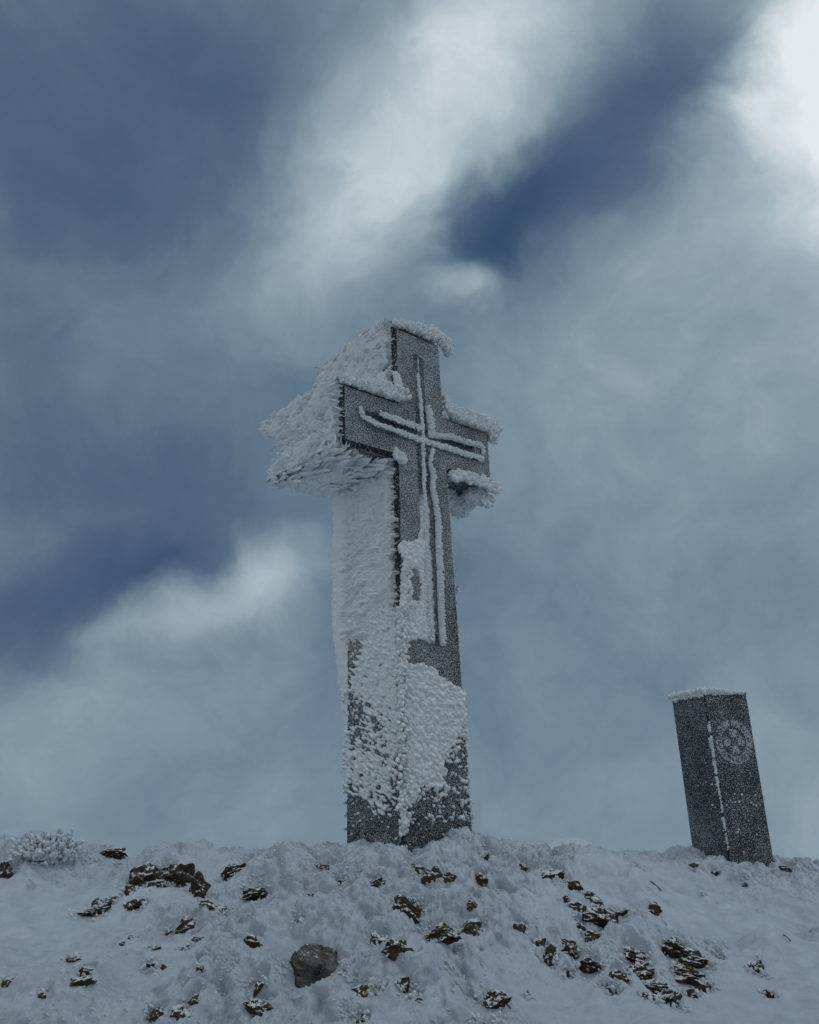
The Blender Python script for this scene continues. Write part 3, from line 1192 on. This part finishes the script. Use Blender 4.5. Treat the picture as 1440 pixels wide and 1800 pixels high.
def skin_side(x0, vmax, z0, z1, h_of, wrap=.22, res=.0048):
    S = np.arange(.004, float(np.max(vmax(np.linspace(z0, z1, 99)))) + wrap, res)
    T = np.arange(z0, z1, res)

    def pos(s_, z):
        vm = vmax(z)
        h = h_of(s_, z)
        over = np.clip(s_ - vm, 0, None)
        bend_ = np.clip(over / .05, 0, 1)
        x = -x0(z) - h * (1 - bend_) - np.where(over > 0, 0, 0) + np.clip(over - .012, 0, None)
        y = np.minimum(s_, vm + .02 * np.sin(np.clip(over / .06, 0, 1) * 1.57)) + np.where(over > 0, .4 * np.maximum(h, 0), 0)
        return x, y, z
    sheet(side, S, T, pos)


def rag(z, amp, f, seed):
    """ragged saw-like edge"""
    return amp * (np.abs(fbm(z * f, z * 0 + 3.3, octv=4, seed=seed, gain=.6)) * 1.6 - .6)


def sh_prob(ta, tb):
    return np.clip(shaft_prob(-ta, tb) * 1.1, 0, 1)


def shaft_h(s_, z):
    lowk = np.clip((1.55 - z) / .6, 0, 1)
    a = -s_ + .18 * lowk * z
    up = blades(-s_ - .03 * z, z + .02 * fbm(s_ * 5, z * 5, octv=2, seed=8), .17, .032, .050, 201)
    lo = np.maximum(shingle(-s_ * .93 - (z * .36), z * .93 - s_ * .36, .085, .030, .032, 221, lambda p, q: sh_prob(p * .93 + q * .36, q * .93 - p * .36)),
                    grains(s_, z, .021, 231, lambda p, q: np.clip(.10 + .75 * shaft_prob(p, q), 0, 1) * np.clip(q / .25, .15, 1)) * 1.1)
    k = np.clip((z - 1.28) / .22 + .5 * fbm(s_ * 7, z * 7, octv=2, seed=9), 0, 1)
    h = np.where(k > .5, up, lo)
    base = np.where(z > 1.45, .004 + .010 * fbm(s_ * 8, z * 22, octv=3, seed=10), -1)
    gap = fbm(s_ * 9, z * 26, octv=3, seed=12)
    base = np.where(gap < -.45, -1, base)
    front = s_ < .034 + .020 * fbm(z * 62, z * 0, octv=3, seed=14, gain=.7)
    base = np.where(front, -1, base)
    h = np.where(front & (z > 1.40), -HID, h)
    h = np.where(s_ < .012, 0, h)
    h = np.where(h > .0025, h, -HID)
    h = np.maximum(h, base)
    h = np.where(h > 0, h + .0018 * fbm(s_ * 40, z * 160, octv=3, seed=11), -HID)
    return h


shaft_back = lambda z: DP + .012 + .115 * np.clip((z - .55) / .9, 0, 1) + rag(z, .022, 9, 17) * np.clip(z - .3, 0, 1)
skin_side(hw, lambda z: np.full_like(z, DP) + .02, .03, Z1, shaft_h, wrap=.06)
# pale plate of rime standing off the back corner
S_ = np.arange(0, .30, .006)
T_ = np.arange(.35, Z1 - .0, .006)


def plate(s_, z):
    vm = shaft_back(z)
    y = DP - .01 + np.minimum(s_, vm - DP)
    x = -hw(z) - .004 - .05 * np.clip((z - .5) / .8, 0, 1) * np.sin(np.clip(s_ / .12, 0, 1) * 1.6) + np.clip(s_ - (vm - DP), 0, None) - .004 * fbm(s_ * 20, z * 50, octv=3, seed=18)
    return x, y, z


sheet(side, S_, T_, plate)


def dense_h(L, Wd, H, seed, b0, k, z0):
    def f(s_, z):
        wv = .03 * fbm(s_ * 4, z * 4, octv=2, seed=seed + 9)
        tl = .12
        h = blades(-s_ + z * tl, z + s_ * tl + wv, L, Wd, H, seed)
        base = b0 + k * s_ + .010 * fbm(s_ * 7, z * 20, octv=3, seed=seed + 3)
        gap = fbm(s_ * 7 - z * 3, z * 26, octv=3, seed=seed + 5)
        base = np.where(gap < -.45, base - .03, base)
        front = s_ < .034 + .020 * fbm(z * 62, z * 0, octv=3, seed=seed + 6, gain=.7)
        h = np.where(front, -HID, base + h)
        h = np.where(s_ < .008, -HID, h)
        return np.where(h > 0, h + .0022 * fbm(s_ * 35, z * 150, octv=3, seed=seed + 7), h)
    return f


head_back = lambda z: DP + .34 + rag(z, .04, 8, 23)
skin_side(hw, head_back, Z2 - .02, HC + .05, dense_h(.30, .036, .060, 241, .006, .03, Z2), wrap=.45)
arm_back = lambda z: DP + np.interp(z, [Z1 - .1, Z1 + .04, Z1 + .14, Z1 + .27, Z1 + .36, Z2 + .05], [.25, .24, .13, .16, .33, .36]) + rag(z, .05, 9, 27)
skin_side(lambda z: AR + 0 * z, arm_back, Z1 - .035, Z2 + .03, dense_h(.32, .038, .066, 261, .006, .05, Z1), wrap=.5)


def lid(u0, u1, v1, zt, sgn, H, L, Wd, seed, v0=.01, thick=lambda u, v: 0 * u, prob=None, res=.0055):
    S = np.arange(v0, v1, res)
    T = np.arange(u0, u1, res)

    def pos(v, u):
        h = blades(-v, u + .03 * fbm(u * 5, v * 5, octv=2, seed=seed + 4), L, Wd, H, seed, prob, .25)
        if prob is not None:
            h = np.where(h > .003, h, -HID)
        h = h + thick(u, v) + .002 * fbm(u * 120, v * 30, octv=3, seed=seed + 7)
        return u, v + 0 * u, zt + sgn * h
    sheet(side, S, T, pos)


def under_prob(ta, tb):
    return np.clip(.25 + (-ta) * 2.4 + .4 * fbm(tb * 9, ta * 5, octv=2, seed=33), .1, 1)


# under the left arm: long blades pointing at the front edge; over the arm and the head: a rounded cap
lid(-AR - .045, -hw(Z1) + .05, DP + .24, Z1, -1, .055, .30, .045, 281, prob=under_prob)
lid(-AR - .03, -hw(Z1) + .05, DP + .24, Z1, -1, .03, .2, .04, 285, v0=.30, thick=lambda u, v: np.clip((v - .30) * .4, 0, .06))
lid(-AR - .03, -hw(Z2) + .05, DP + .34, Z2, 1, .03, .2, .04, 291, thick=lambda u, v: .015 + .03 * np.sin(np.clip(v / .5, 0, 1) * 3.1))
lid(-hw(HC) - .03, hw(HC) + .02, DP + .34, HC, 1, .03, .2, .04, 295, thick=lambda u, v: .02 + .045 * np.sin(np.clip(v / .7, 0, 1) * 3.1))
lid(hw(Z2) - .03, AR + .02, DP, Z2, 1, .03, .15, .04, 297, thick=lambda u, v: .015 + 0 * u)


def fringe(P, D, L, Wd, seed, nrm=None, blunt=.6):
    side.feathers(P, D, L, Wd, seed=seed, blunt=blunt, flat=rng.uniform(.4, .7, len(P)), nrm=nrm, rough=.12)


# loose blades breaking the outer edges
n = 130
v = rng.uniform(.05, .75, n)
fringe(np.c_[-AR - .02 + rng.normal(0, .01, n), v + .1, Z1 - .01 + rng.normal(0, .012, n)], np.array([-.1, -1, -.10])[None] + jit(n, .08), rng.uniform(.10, .20, n), rng.uniform(.02, .04, n), 36)
n = 90
v = rng.uniform(.05, .8, n)
fringe(np.c_[-hw(HC) - .02 + rng.normal(0, .01, n), v + .08, HC + .015 + rng.normal(0, .012, n)], np.array([-.1, -1, .15])[None] + jit(n, .08), rng.uniform(.08, .16, n), rng.uniform(.02, .04, n), 37)
n = 90
v = rng.uniform(.05, .8, n)
fringe(np.c_[-AR - .02 + rng.normal(0, .01, n), v + .08, Z2 + .010 + rng.normal(0, .012, n)], np.array([-.1, -1, .15])[None] + jit(n, .08), rng.uniform(.08, .16, n), rng.uniform(.02, .04, n), 38)

# long spikes under the left arm
n = 70
u = rng.uniform(-AR - .01, -hw(Z1) + .0, n)
v = .04 + .56 * rng.uniform(0, 1, n) ** 1.5
L = rng.uniform(.12, .27, n)
D = np.array([-.10, -1, -.12])[None] + jit(n, .13)
P = np.c_[u, v * .9 + L * 1.0 - .06, np.full(n, Z1) - rng.uniform(.012, .05, n) - v * .05]
side.feathers(P, D, L, rng.uniform(.030, .055, n), seed=31, blunt=.55, flat=rng.uniform(.45, .8, n), nrm=(0, 0, -1))
# top surfaces: head cap, left arm back


def top_cover(u0, u1, v0, v1, zt, n, L0, W0, seed):
    u = rng.uniform(u0, u1, n)
    v = rng.uniform(v0, v1, n)
    D = np.array([-.25, -.8, .75])[None] + jit(n, .2)
    L = L0 * rng.uniform(.7, 1.3, n)
    side.feathers(np.c_[u, v + .02, np.full(n, zt) - .01], D, L, W0 * rng.uniform(.7, 1.3, n), seed=seed, blunt=.6)


top_cover(hw(Z2), AR + .02, .0, .56, Z2, 420, .065, .045, 43)
side.build('windward_rime', M_RIME, cross)

# ---- ropes of rime along edges
edge = Bag()


def rope(bag, pts, n, rad, D0, size, y=0.0, spread=.25, seed=51, flen=2.0, blunt=.7, prob=None):
    """pts: list of (u, z, y, radius scale)"""
    A = np.array(pts, float)
    seg = np.linalg.norm(np.diff(A[:, :3], axis=0), axis=1)
    cum = np.r_[0, np.cumsum(seg)]
    s = rng.uniform(0, cum[-1], n)
    q = np.c_[[np.interp(s, cum, A[:, k]) for k in range(4)]].T
    a = rng.uniform(0, 2 * math.pi, n)
    rr_ = rad * q[:, 3] * np.sqrt(rng.uniform(0, 1, n))
    P = np.c_[q[:, 0] + np.cos(a) * rr_, q[:, 2] - np.abs(rr_ * .5), q[:, 1] + np.sin(a) * rr_]
    D = np.array(D0)[None] + jit(n, spread)
    sc = size * .8 * rng.uniform(.6, 1.4, n) * (.55 + .45 * q[:, 3])
    bag.feathers(P, D, sc * flen, sc, rings=5, sides=6, seed=seed, blunt=blunt, rough=.2)


# head top front edge, overhanging at the right
rope(edge, [(-hw(HC), HC + .012, .02, .45), (0, HC + .025, .02, .9), (hw(HC) - .02, HC + .03, .02, 1.1), (hw(HC) + .08, HC + .0, .05, 1.0), (hw(HC) + .14, HC - .01, .10, .7)], 520, .035, (-.1, -1, .25), .034, seed=52)
# left arm top edge: thin at the tip, fat against the shaft
rope(edge, [(-AR, Z2 + .005, .02, .35), (-.55, Z2 + .012, .02, .6), (-.38, Z2 + .02, .02, .95), (-hw(Z2) + .01, Z2 + .01, -.01, 1.35)], 420, .040, (-.1, -1, .15), .036, seed=53)
rope(edge, [(-hw(Z2) + .0, Z2 + .20, .01, .3), (-hw(Z2) + .01, Z2 + .03, -.01, 1.0)], 90, .03, (0, -1, .1), .03, seed=54)
# right arm top edge with its fillet
rope(edge, [(hw(Z2) + .0, Z2 + .16, .02, .25), (hw(Z2) + .03, Z2 + .05, .02, .7), (hw(Z2) + .12, Z2 + .022, .02, 1.1), (AR - .06, Z2 + .025, .02, 1.2), (AR + .02, Z2 + .01, .03, 1.3), (AR + .03, Z2 - .05, .04, .8)], 720, .038, (.05, -1, .2), .036, seed=55)
# right arm lower edge and the hanging lump at its end
rope(edge, [(hw(Z1) + .01, Z1 - .03, .02, 1.0), (hw(Z1) + .10, Z1 - .01, .0, .85), (AR - .12, Z1 - .012, .02, .9), (AR + .01, Z1 - .02, .04, 1.15)], 560, .034, (.05, -1, -.15), .034, seed=56)
rope(edge, [(AR - .14, Z1 - .06, .18, .8), (AR - .01, Z1 - .06, .14, 1.4)], 420, .042, (.0, -1, -.35), .040, seed=57)
rope(edge, [(hw(Z1) + .06, Z1 - .06, .34, 1.0), (AR + .0, Z1 - .08, .40, 1.2)], 420, .055, (0, -1, -.3), .05, seed=58, flen=2.4)
# lump where the left arm meets the shaft
rope(edge, [(-hw(Z1) - .03, Z1 + .012, -.0, .6), (-hw(Z1) + .025, Z1 - .04, -.01, .9)], 60, .022, (.1, -1, .05), .036, seed=59)
# front right edge of shaft and of the arm end: a thread of small crystals
for (pa, pb, cnt) in (((hw(0), 0), (hw(Z1), Z1), 420), ((hw(Z2) , Z2), (hw(HC), HC), 120), ((AR, Z1), (AR, Z2), 80)):
    rope(edge, [(pa[0] - .002, pa[1], .034, 1), (pb[0] - .002, pb[1], .034, 1)], cnt, .006, (.6, -.3, 0), .009, seed=60)
rope(edge, [(hw(1.62) + .0, 1.58, .02, 1), (hw(1.66) + .01, 1.63, .02, .8)], 16, .008, (.4, -.6, 0), .014, seed=61)
# front left arris near the foot and up to the bare strip
rope(edge, [(-hw(.08), .10, .01, .8), (-hw(.8), .8, .0, 1), (-hw(1.4), 1.42, .0, 1.1)], 520, .040, (-.4, -1, -.25), .030, spread=.35, seed=62)
rope(edge, [(-hw(1.42) + .02, 1.38, .0, 1.0), (-hw(1.6) + .03, 1.62, .0, .9), (-hw(1.72) + .05, 1.74, .0, .7)], 180, .028, (.3, -1, 0), .032, seed=63)
edge.build('edge_rime', M_RIME, cross)

# ---- ridges of rime along the sunk cross
ridge = Bag()


def fr(px, py, s=1.0, y=-.004):
    u, z = fp(px, py)
    return (u, z, y, s)


rope(ridge, [fr(734, 662, .7), fr(737, 700, 1), fr(742, 760, 1), fr(744, 840, 1), fr(748, 950, 1), fr(752, 1060, 1), fr(758, 1126, 1.1)], 1500, .012, (-.9, -1, .1), .016, seed=71, blunt=.6)
rope(ridge, [fr(733, 628, .35), fr(734, 662, .5)], 60, .006, (0, -1, 0), .009, seed=72)
rope(ridge, [fr(734, 627, .35), fr(744, 631, .35)], 30, .006, (0, -1, 0), .009, seed=73)
rope(ridge, [fr(631, 716, .8), fr(634, 732, 1), fr(660, 745, 1), fr(700, 759, 1.1), fr(738, 773, 1.2), fr(780, 786, 1.2), fr(845, 806, 1.1)], 1300, .014, (-.15, -1, -.8), .017, seed=74, blunt=.6)
rope(ridge, [fr(667, 727, 1.1), fr(700, 739, 1.1), fr(738, 753, 1.1)], 420, .016, (-.1, -1, -.8), .016, seed=75)
rope(ridge, [fr(752, 768, .9), fr(790, 772, 1.0), fr(845, 788, .9), fr(847, 802, .7)], 560, .014, (0, -1, .8), .017, seed=76)
rope(ridge, [fr(747, 716, .8), fr(752, 745, 1.2), fr(754, 768, 1)], 260, .018, (.7, -1, .1), .017, seed=77)
rope(ridge, [fr(756, 790, .8), fr(752, 815, .5), fr(757, 835, 1.1), fr(756, 860, .8), fr(762, 890, 1.0), fr(765, 920, 1.1), fr(766, 960, 1.2), fr(768, 1010, 1.2), fr(770, 1070, 1.0), fr(773, 1132, 1.0)], 1500, .013, (.8, -1, .05), .017, seed=78, blunt=.6)
ridge.build('recess_rime_ridge', M_RIME, cross)


# ---- crust of rounded rime grains on the lower front
def in_poly(u, z, poly):
    c = np.zeros(len(u), bool)
    m = len(poly)
    for i in range(m):
        x1, y1 = poly[i]
        x2, y2 = poly[(i + 1) % m]
        cond = ((y1 > z) != (y2 > z)) & (u < (x2 - x1) * (z - y1) / (y2 - y1 + 1e-12) + x1)
        c ^= cond
    return c


crust = Bag()


def soft_poly(pix, wob, seed, fade=.02):
    poly = [fp(*p) for p in pix]

    def f(u, z):
        acc = 0
        for k, (ox, oz) in enumerate(((0, 0), (fade, 0), (-fade, 0), (0, fade), (0, -fade))):
            acc = acc + in_poly(u + ox + wob * fbm(u * 12, z * 12, octv=3, seed=seed), z + oz + wob * fbm(u * 12, z * 12, octv=3, seed=seed + 1), poly).astype(float)
        return acc / 5
    return f, poly


def foot_prob(u, z):
    n = fbm(u * 9, z * 7, octv=3, seed=401)
    right = np.clip((hw(0) * .62 - u) / .16 + np.clip((z - .55) * 3.2, 0, 2), 0, 1)
    low = np.clip((z - .16 - .30 * (u + .1)) / .40, 0, 1)
    return np.clip(low * (.30 + .70 * right) * 1.3 + n * .30 * (low < .99), 0.12, 1) * np.where(z < .12, .3, 1)


def crust_sheet(poly_pix, cell, seed, prob=None, wob=.03, amp=1.0, fade=.02, yoff=0.0):
    f, poly = soft_poly(poly_pix, wob, seed, fade)
    A = np.array(poly)
    S = np.arange(A[:, 0].min() - .03, A[:, 0].max() + .03, .0046)
    T = np.arange(A[:, 1].min() - .03, A[:, 1].max() + .03, .0046)

    def pr(u, z):
        p = f(u, z) * (np.abs(u) < hw(z) - .002)
        return p * prob(u, z) if prob is not None else p

    def pos(u, z):
        uu = u + .006 * fbm(u * 30, z * 30, octv=2, seed=seed + 3)
        zz = z + .006 * fbm(u * 30, z * 30, octv=2, seed=seed + 4)
        # grains stretched a little along the wind
        h = np.maximum(grains(uu + zz * .25, zz, cell, seed + 5, lambda p, q: pr(p - q * .25, q)), .8 * grains(uu + zz * .25, zz, cell * .55, seed + 15, lambda p, q: .75 * pr(p - q * .25, q)))
        full = pr(u, z)
        h = np.where((full > .55) & (fbm(u * 40, z * 40, octv=2, seed=seed + 8) > -1.05), np.maximum(h, cell * .10 * full), h)
        h = np.where(h > .0012, h * 1.5 * amp + .0012 * fbm(u * 110, z * 110, octv=2, seed=seed + 6), -.065)
        u = np.where(h < 0, np.clip(u, -hw(z) + .075, hw(z) - .075), u)
        return u, yoff - h, z
    sheet(crust, S, T, pos)


crust_sheet([(706, 1160), (722, 1164), (745, 1172), (764, 1180), (780, 1190), (800, 1200), (820, 1226), (830, 1260), (836, 1350), (842, 1470), (706, 1495)], .0225, 501, foot_prob)
crust_sheet([(704, 957), (722, 951), (736, 948), (741, 870), (746, 870), (750, 1000), (757, 1134), (738, 1124), (716, 1130), (706, 1150), (700, 1090), (706, 1040), (716, 1060), (735, 1056), (739, 1006), (724, 998), (712, 984), (700, 968)], .019, 502, wob=.012, fade=.006)
crust_sheet([(750, 880), (762, 880), (766, 960), (770, 1070), (774, 1132), (758, 1130), (752, 1010)], .016, 503, wob=.006, fade=.004, yoff=.034)
crust.build('front_rime_crust', M_RIME, cross)


# ------------------------------------------------------------------ stone pillar with the round emblem
stele = thing('stone_pillar', 'short dark granite pillar with a frosted round emblem, right of the cross', 'pillar', (SX, SY, SB), SYAW)


def stele_body():
    bm = bmesh.new()
    c = .012
    zs = [-.35, SH]
    # bevelled rectangular prism, front face at y = 0, left face at x = 0
    ringp = [(c, 0), (SW1 - c, 0), (SW1, c), (SW1, SW2 - c), (SW1 - c, SW2), (c, SW2), (0, SW2 - c), (0, c)]
    lo = [bm.verts.new((x, y, zs[0])) for x, y in ringp]
    hi = [bm.verts.new((x, y, zs[1])) for x, y in ringp]
    for k in range(8):
        bm.faces.new((lo[k], lo[(k + 1) % 8], hi[(k + 1) % 8], hi[k]))
    bm.faces.new(hi)
    bm.faces.new(lo[::-1])
    bm.faces.ensure_lookup_table()
    bm.faces[7].material_index = 1
    bmesh.ops.recalc_face_normals(bm, faces=bm.faces)
    me = bpy.data.meshes.new('stone_body')
    bm.to_mesh(me)
    bm.free()
    me.materials.append(M_STELE)
    me.materials.append(M_EDGE)
    o = bpy.data.objects.new('stone_body', me)
    COL.objects.link(o)
    o.parent = stele


stele_body()
sex = np.array([math.cos(SYAW), math.sin(SYAW), 0])
sed = np.array([-math.sin(SYAW), math.cos(SYAW), 0])
SO = np.array([SX, SY, SB])


def sfp(px, py, face='front'):
    d = ray(px, py)
    nrm = sed if face == 'front' else sex
    t = ((SO - EYE) @ nrm) / (d @ nrm)
    p = EYE + d * t - SO
    return (float(p @ (sex if face == 'front' else sed)), float(p[2]))


EC = sfp(1290, 1304)
ER = SW1 * .42
print('emblem', EC, ER)


def prism(loops_faces, name, mat, parent, y0, y1):
    pass


def disc_ring(r0, r1, y0, name, mat, n=48):
    bm = bmesh.new()
    R_ = []
    for (r, y) in ((r0, .002), (r0, y0), (r1, y0), (r1, .002)):
        R_.append([bm.verts.new((EC[0] + r * math.cos(a), y, EC[1] + r * math.sin(a))) for a in [2 * math.pi * k / n for k in range(n)]])
    for q in range(3):
        for k in range(n):
            bm.faces.new((R_[q][k], R_[q][(k + 1) % n], R_[q + 1][(k + 1) % n], R_[q + 1][k]))
    bmesh.ops.recalc_face_normals(bm, faces=bm.faces)
    me = bpy.data.meshes.new(name)
    bm.to_mesh(me)
    bm.free()
    me.materials.append(mat)
    o = bpy.data.objects.new(name, me)
    COL.objects.link(o)
    o.parent = stele
    return o


disc_ring(ER * .66, ER, -.006, 'emblem_ring', M_EMB)


def poly_plate(pts, y0, name, mat, parent):
    bm = bmesh.new()
    a = [bm.verts.new((EC[0] + x, y0, EC[1] + z)) for x, z in pts]
    b = [bm.verts.new((EC[0] + x, .002, EC[1] + z)) for x, z in pts]
    bm.faces.new(a)
    for k in range(len(pts)):
        bm.faces.new((a[k], b[k], b[(k + 1) % len(pts)], a[(k + 1) % len(pts)]))
    bmesh.ops.recalc_face_normals(bm, faces=bm.faces)
    me = bpy.data.meshes.new(name)
    bm.to_mesh(me)
    bm.free()
    me.materials.append(mat)
    o = bpy.data.objects.new(name, me)
    COL.objects.link(o)
    o.parent = parent
    return o


for k in range(4):
    a = k * math.pi / 2
    ca, sa = math.cos(a), math.sin(a)
    base = [(.20, -.13), (.42, -.20), (.56, -.19), (.56, .19), (.42, .20), (.20, .13)]
    poly_plate([(ER * (x * ca - z * sa), ER * (x * sa + z * ca)) for x, z in base], -.007, 'emblem_cross_arm', M_EMB, stele)
    # thin twigs of the star between the arms
ltr = Bag()
for k in range(34):
    a = 2 * math.pi * k / 34
    if random.random() < .12:
        continue
    ca, sa = math.cos(a), math.sin(a)
    P = np.array([[EC[0] + ER * .71 * ca, -.006, EC[1] + ER * .71 * sa]])
    ltr.feathers(P, np.array([[ca, 0, sa]]), np.array([ER * .2]), np.array([.011]), seed=600 + k, rings=4, sides=5)
ltr.build('emblem_lettering', M_STELE, stele)
# rime: cap on top, streak down the near edge, scattered grains
sb = Bag()
n = 110
z = rng.uniform(.08, SH * .82, n)
sb.feathers(np.c_[rng.uniform(.0, .014, n), rng.uniform(-.002, .010, n), z], np.array([-.6, -.6, .1])[None] + jit(n, .2), rng.uniform(.004, .016, n), rng.uniform(.007, .013, n), seed=84)
n = 520
u = rng.uniform(-.012, SW1 * .95, n)
v = rng.uniform(-.01, SW2, n)
k = (rng.uniform(0, 1, n) < np.clip(1.15 - u / SW1 * .8, .1, 1))
u, v = u[k], v[k]
n = len(u)
hgt = (.012 + .030 * np.clip(1 - np.abs(u - SW1 * .15) / .2, 0, 1) + .012 * rng.uniform(0, 1, n))
sb.feathers(np.c_[u, v, np.full(n, SH - .006)], np.array([-.3, -.35, .8])[None] + jit(n, .22), hgt + .012, rng.uniform(.02, .036, n), seed=81)
n = 130
u = rng.uniform(0, SW2, n)
sb.feathers(np.c_[np.full(n, -.0), u, SH - rng.uniform(-.01, .015, n)], np.array([-.8, 0, .1])[None] + jit(n, .3), rng.uniform(.012, .028, n), rng.uniform(.014, .026, n), seed=82)
n = 80
u = rng.uniform(0, SW1, n)
sb.feathers(np.c_[u, np.zeros(n), SH - rng.uniform(-.01, .01, n)], np.array([-.2, -.8, .3])[None] + jit(n, .3), rng.uniform(.008, .02, n), rng.uniform(.012, .02, n), seed=83)
for (ya, yb, wd, cnt) in ((1277, 1288, .030, 40), (1296, 1306, .034, 50), (1309, 1330, .040, 110), (1339, 1360, .032, 80), (1367, 1382, .034, 50), (1388, 1398, .018, 24), (1404, 1428, .003, 16), (1437, 1456, .026, 46), (1464, 1486, .006, 14)):
    za = sfp(1252 + (ya - 1274) * .16, ya)[1]
    zb = sfp(1252 + (yb - 1274) * .16, yb)[1]
    z = rng.uniform(zb, za, cnt)
    wv = wd * (.35 + .9 * np.abs(fbm(z * 25, z * 0, octv=2, seed=5)))
    P = np.c_[rng.uniform(.004, .012, cnt), rng.uniform(-.002, .008, cnt), z]
    sb.feathers(P, np.array([-.62, -.5, .1])[None] + jit(cnt, .10), wv, np.full(cnt, .011), seed=int(ya), blunt=.5)
P = []
for (px, py) in [(1284, 1407), (1292, 1410), (1299, 1409), (1303, 1397), (1291, 1396), (1320, 1411), (1324, 1414), (1329, 1417), (1327, 1398), (1343, 1400), (1277, 1415), (1344, 1404), (1298, 1458), (1296, 1463), (1307, 1498), (1330, 1467), (1315, 1443)]:
    a = sfp(px, py)
    if 0 < a[0] < SW1:
        P.append((a[0], .0, a[1]))
for (px, py) in [(1228, 1381), (1237, 1379), (1242, 1375), (1253, 1379), (1242, 1341), (1254, 1415), (1259, 1419), (1262, 1388)]:
    a = sfp(px, py, 'left')
    if 0 < a[0] < SW2:
        P.append((.0, a[0], a[1]))
P = np.array(P)
D = np.where((P[:, :1] == 0), np.array([[-1, -.3, 0]]), np.array([[-.3, -1, 0]]))
sb.feathers(P, D, np.full(len(P), .012), rng.uniform(.011, .019, len(P)), seed=91)
sb.build('pillar_rime', M_RIME, stele)


# ------------------------------------------------------------------ frosted shrub on the left and twigs
p = hit(82, 1520, ground1)
shrub = thing('frosted_shrub', 'low shrub thick with white rime on the skyline at far left', 'shrub', (p[0], p[1], p[2]))
st = Bag()
rm_ = Bag()
n = 80
a = rng.uniform(0, 2 * math.pi, n)
tilt_ = rng.uniform(.2, 1.15, n)
D = np.c_[np.cos(a) * np.sin(tilt_), np.sin(a) * np.sin(tilt_), np.cos(tilt_)]
L = rng.uniform(.10, .20, n)
st.feathers(np.zeros((n, 3)) + rng.normal(0, .03, (n, 3)) * [1, 1, 0], D, L, np.full(n, .007), seed=95, rings=4, sides=5)
st.build('stem', M_TWIG, shrub, stuff=True)
tips = []
for k in range(n):
    for q in np.linspace(.40, 1.05, 15):
        tips.append(D[k] * L[k] * q + rng.normal(0, .014, 3))
tips = np.array(tips) * [1.35, 1, .75]
rm_.feathers(tips, D.repeat(15, 0) + rng.normal(0, .3, (len(tips), 3)) + [-.3, -.4, 0], rng.uniform(.018, .045, len(tips)), rng.uniform(.014, .030, len(tips)), seed=96)
rm_.build('rime_coating', M_GRIME, shrub)


def twig(px0, py0, px1, py1, label):
    A = hit(px0, py0, ground2)
    B = hit(px1, py1, ground2)
    A = A + [0, 0, .012]
    B = B + [0, 0, .008]
    mid = (A + B) / 2 + [0, 0, .012]
    bg_ = Bag()
    bg_.feathers(np.array([A]), np.array([mid - A]), np.array([np.linalg.norm(mid - A) * 1.05]), np.array([.008]), rings=6, sides=6, seed=3)
    bg_.feathers(np.array([mid]), np.array([B - mid]), np.array([np.linalg.norm(B - mid)]), np.array([.009]), rings=6, sides=6, seed=4)
    o = bg_.build('twig', M_TWIG, None, stuff=False)
    o['label'] = label
    o['category'] = 'twig'


twig(1143, 1553, 1164, 1571, 'thin dark twig lying on snow between the cross and the stone pillar')
twig(1377, 1648, 1391, 1660, 'short dark twig sticking from smooth snow at far right')


# ------------------------------------------------------------------ thin mist
hm = bpy.data.materials.new('mist')
hm.use_nodes = True
hm.node_tree.nodes.clear()
pv = hm.node_tree.nodes.new('ShaderNodeVolumePrincipled')
pv.inputs['Color'].default_value = (.88, .92, .96, 1)
pv.inputs['Density'].default_value = .026
mo = hm.node_tree.nodes.new('ShaderNodeOutputMaterial')
hm.node_tree.links.new(pv.outputs[0], mo.inputs['Volume'])
hx, hy0, hy1, hz0, hz1 = 1000, -1000, 1000, CZ - 122, CZ + 4.2
V = np.array([(sx * hx, y, z) for z in (hz0, hz1) for y in (hy0, hy1) for sx in (-1, 1)], float)
Fh = np.array([(0, 1, 3, 2), (4, 6, 7, 5), (0, 4, 5, 1), (2, 3, 7, 6), (0, 2, 6, 4), (1, 5, 7, 3)])
hz = mesh_np('haze', V, Fh, hm, smooth=False)
hz['kind'] = 'stuff'
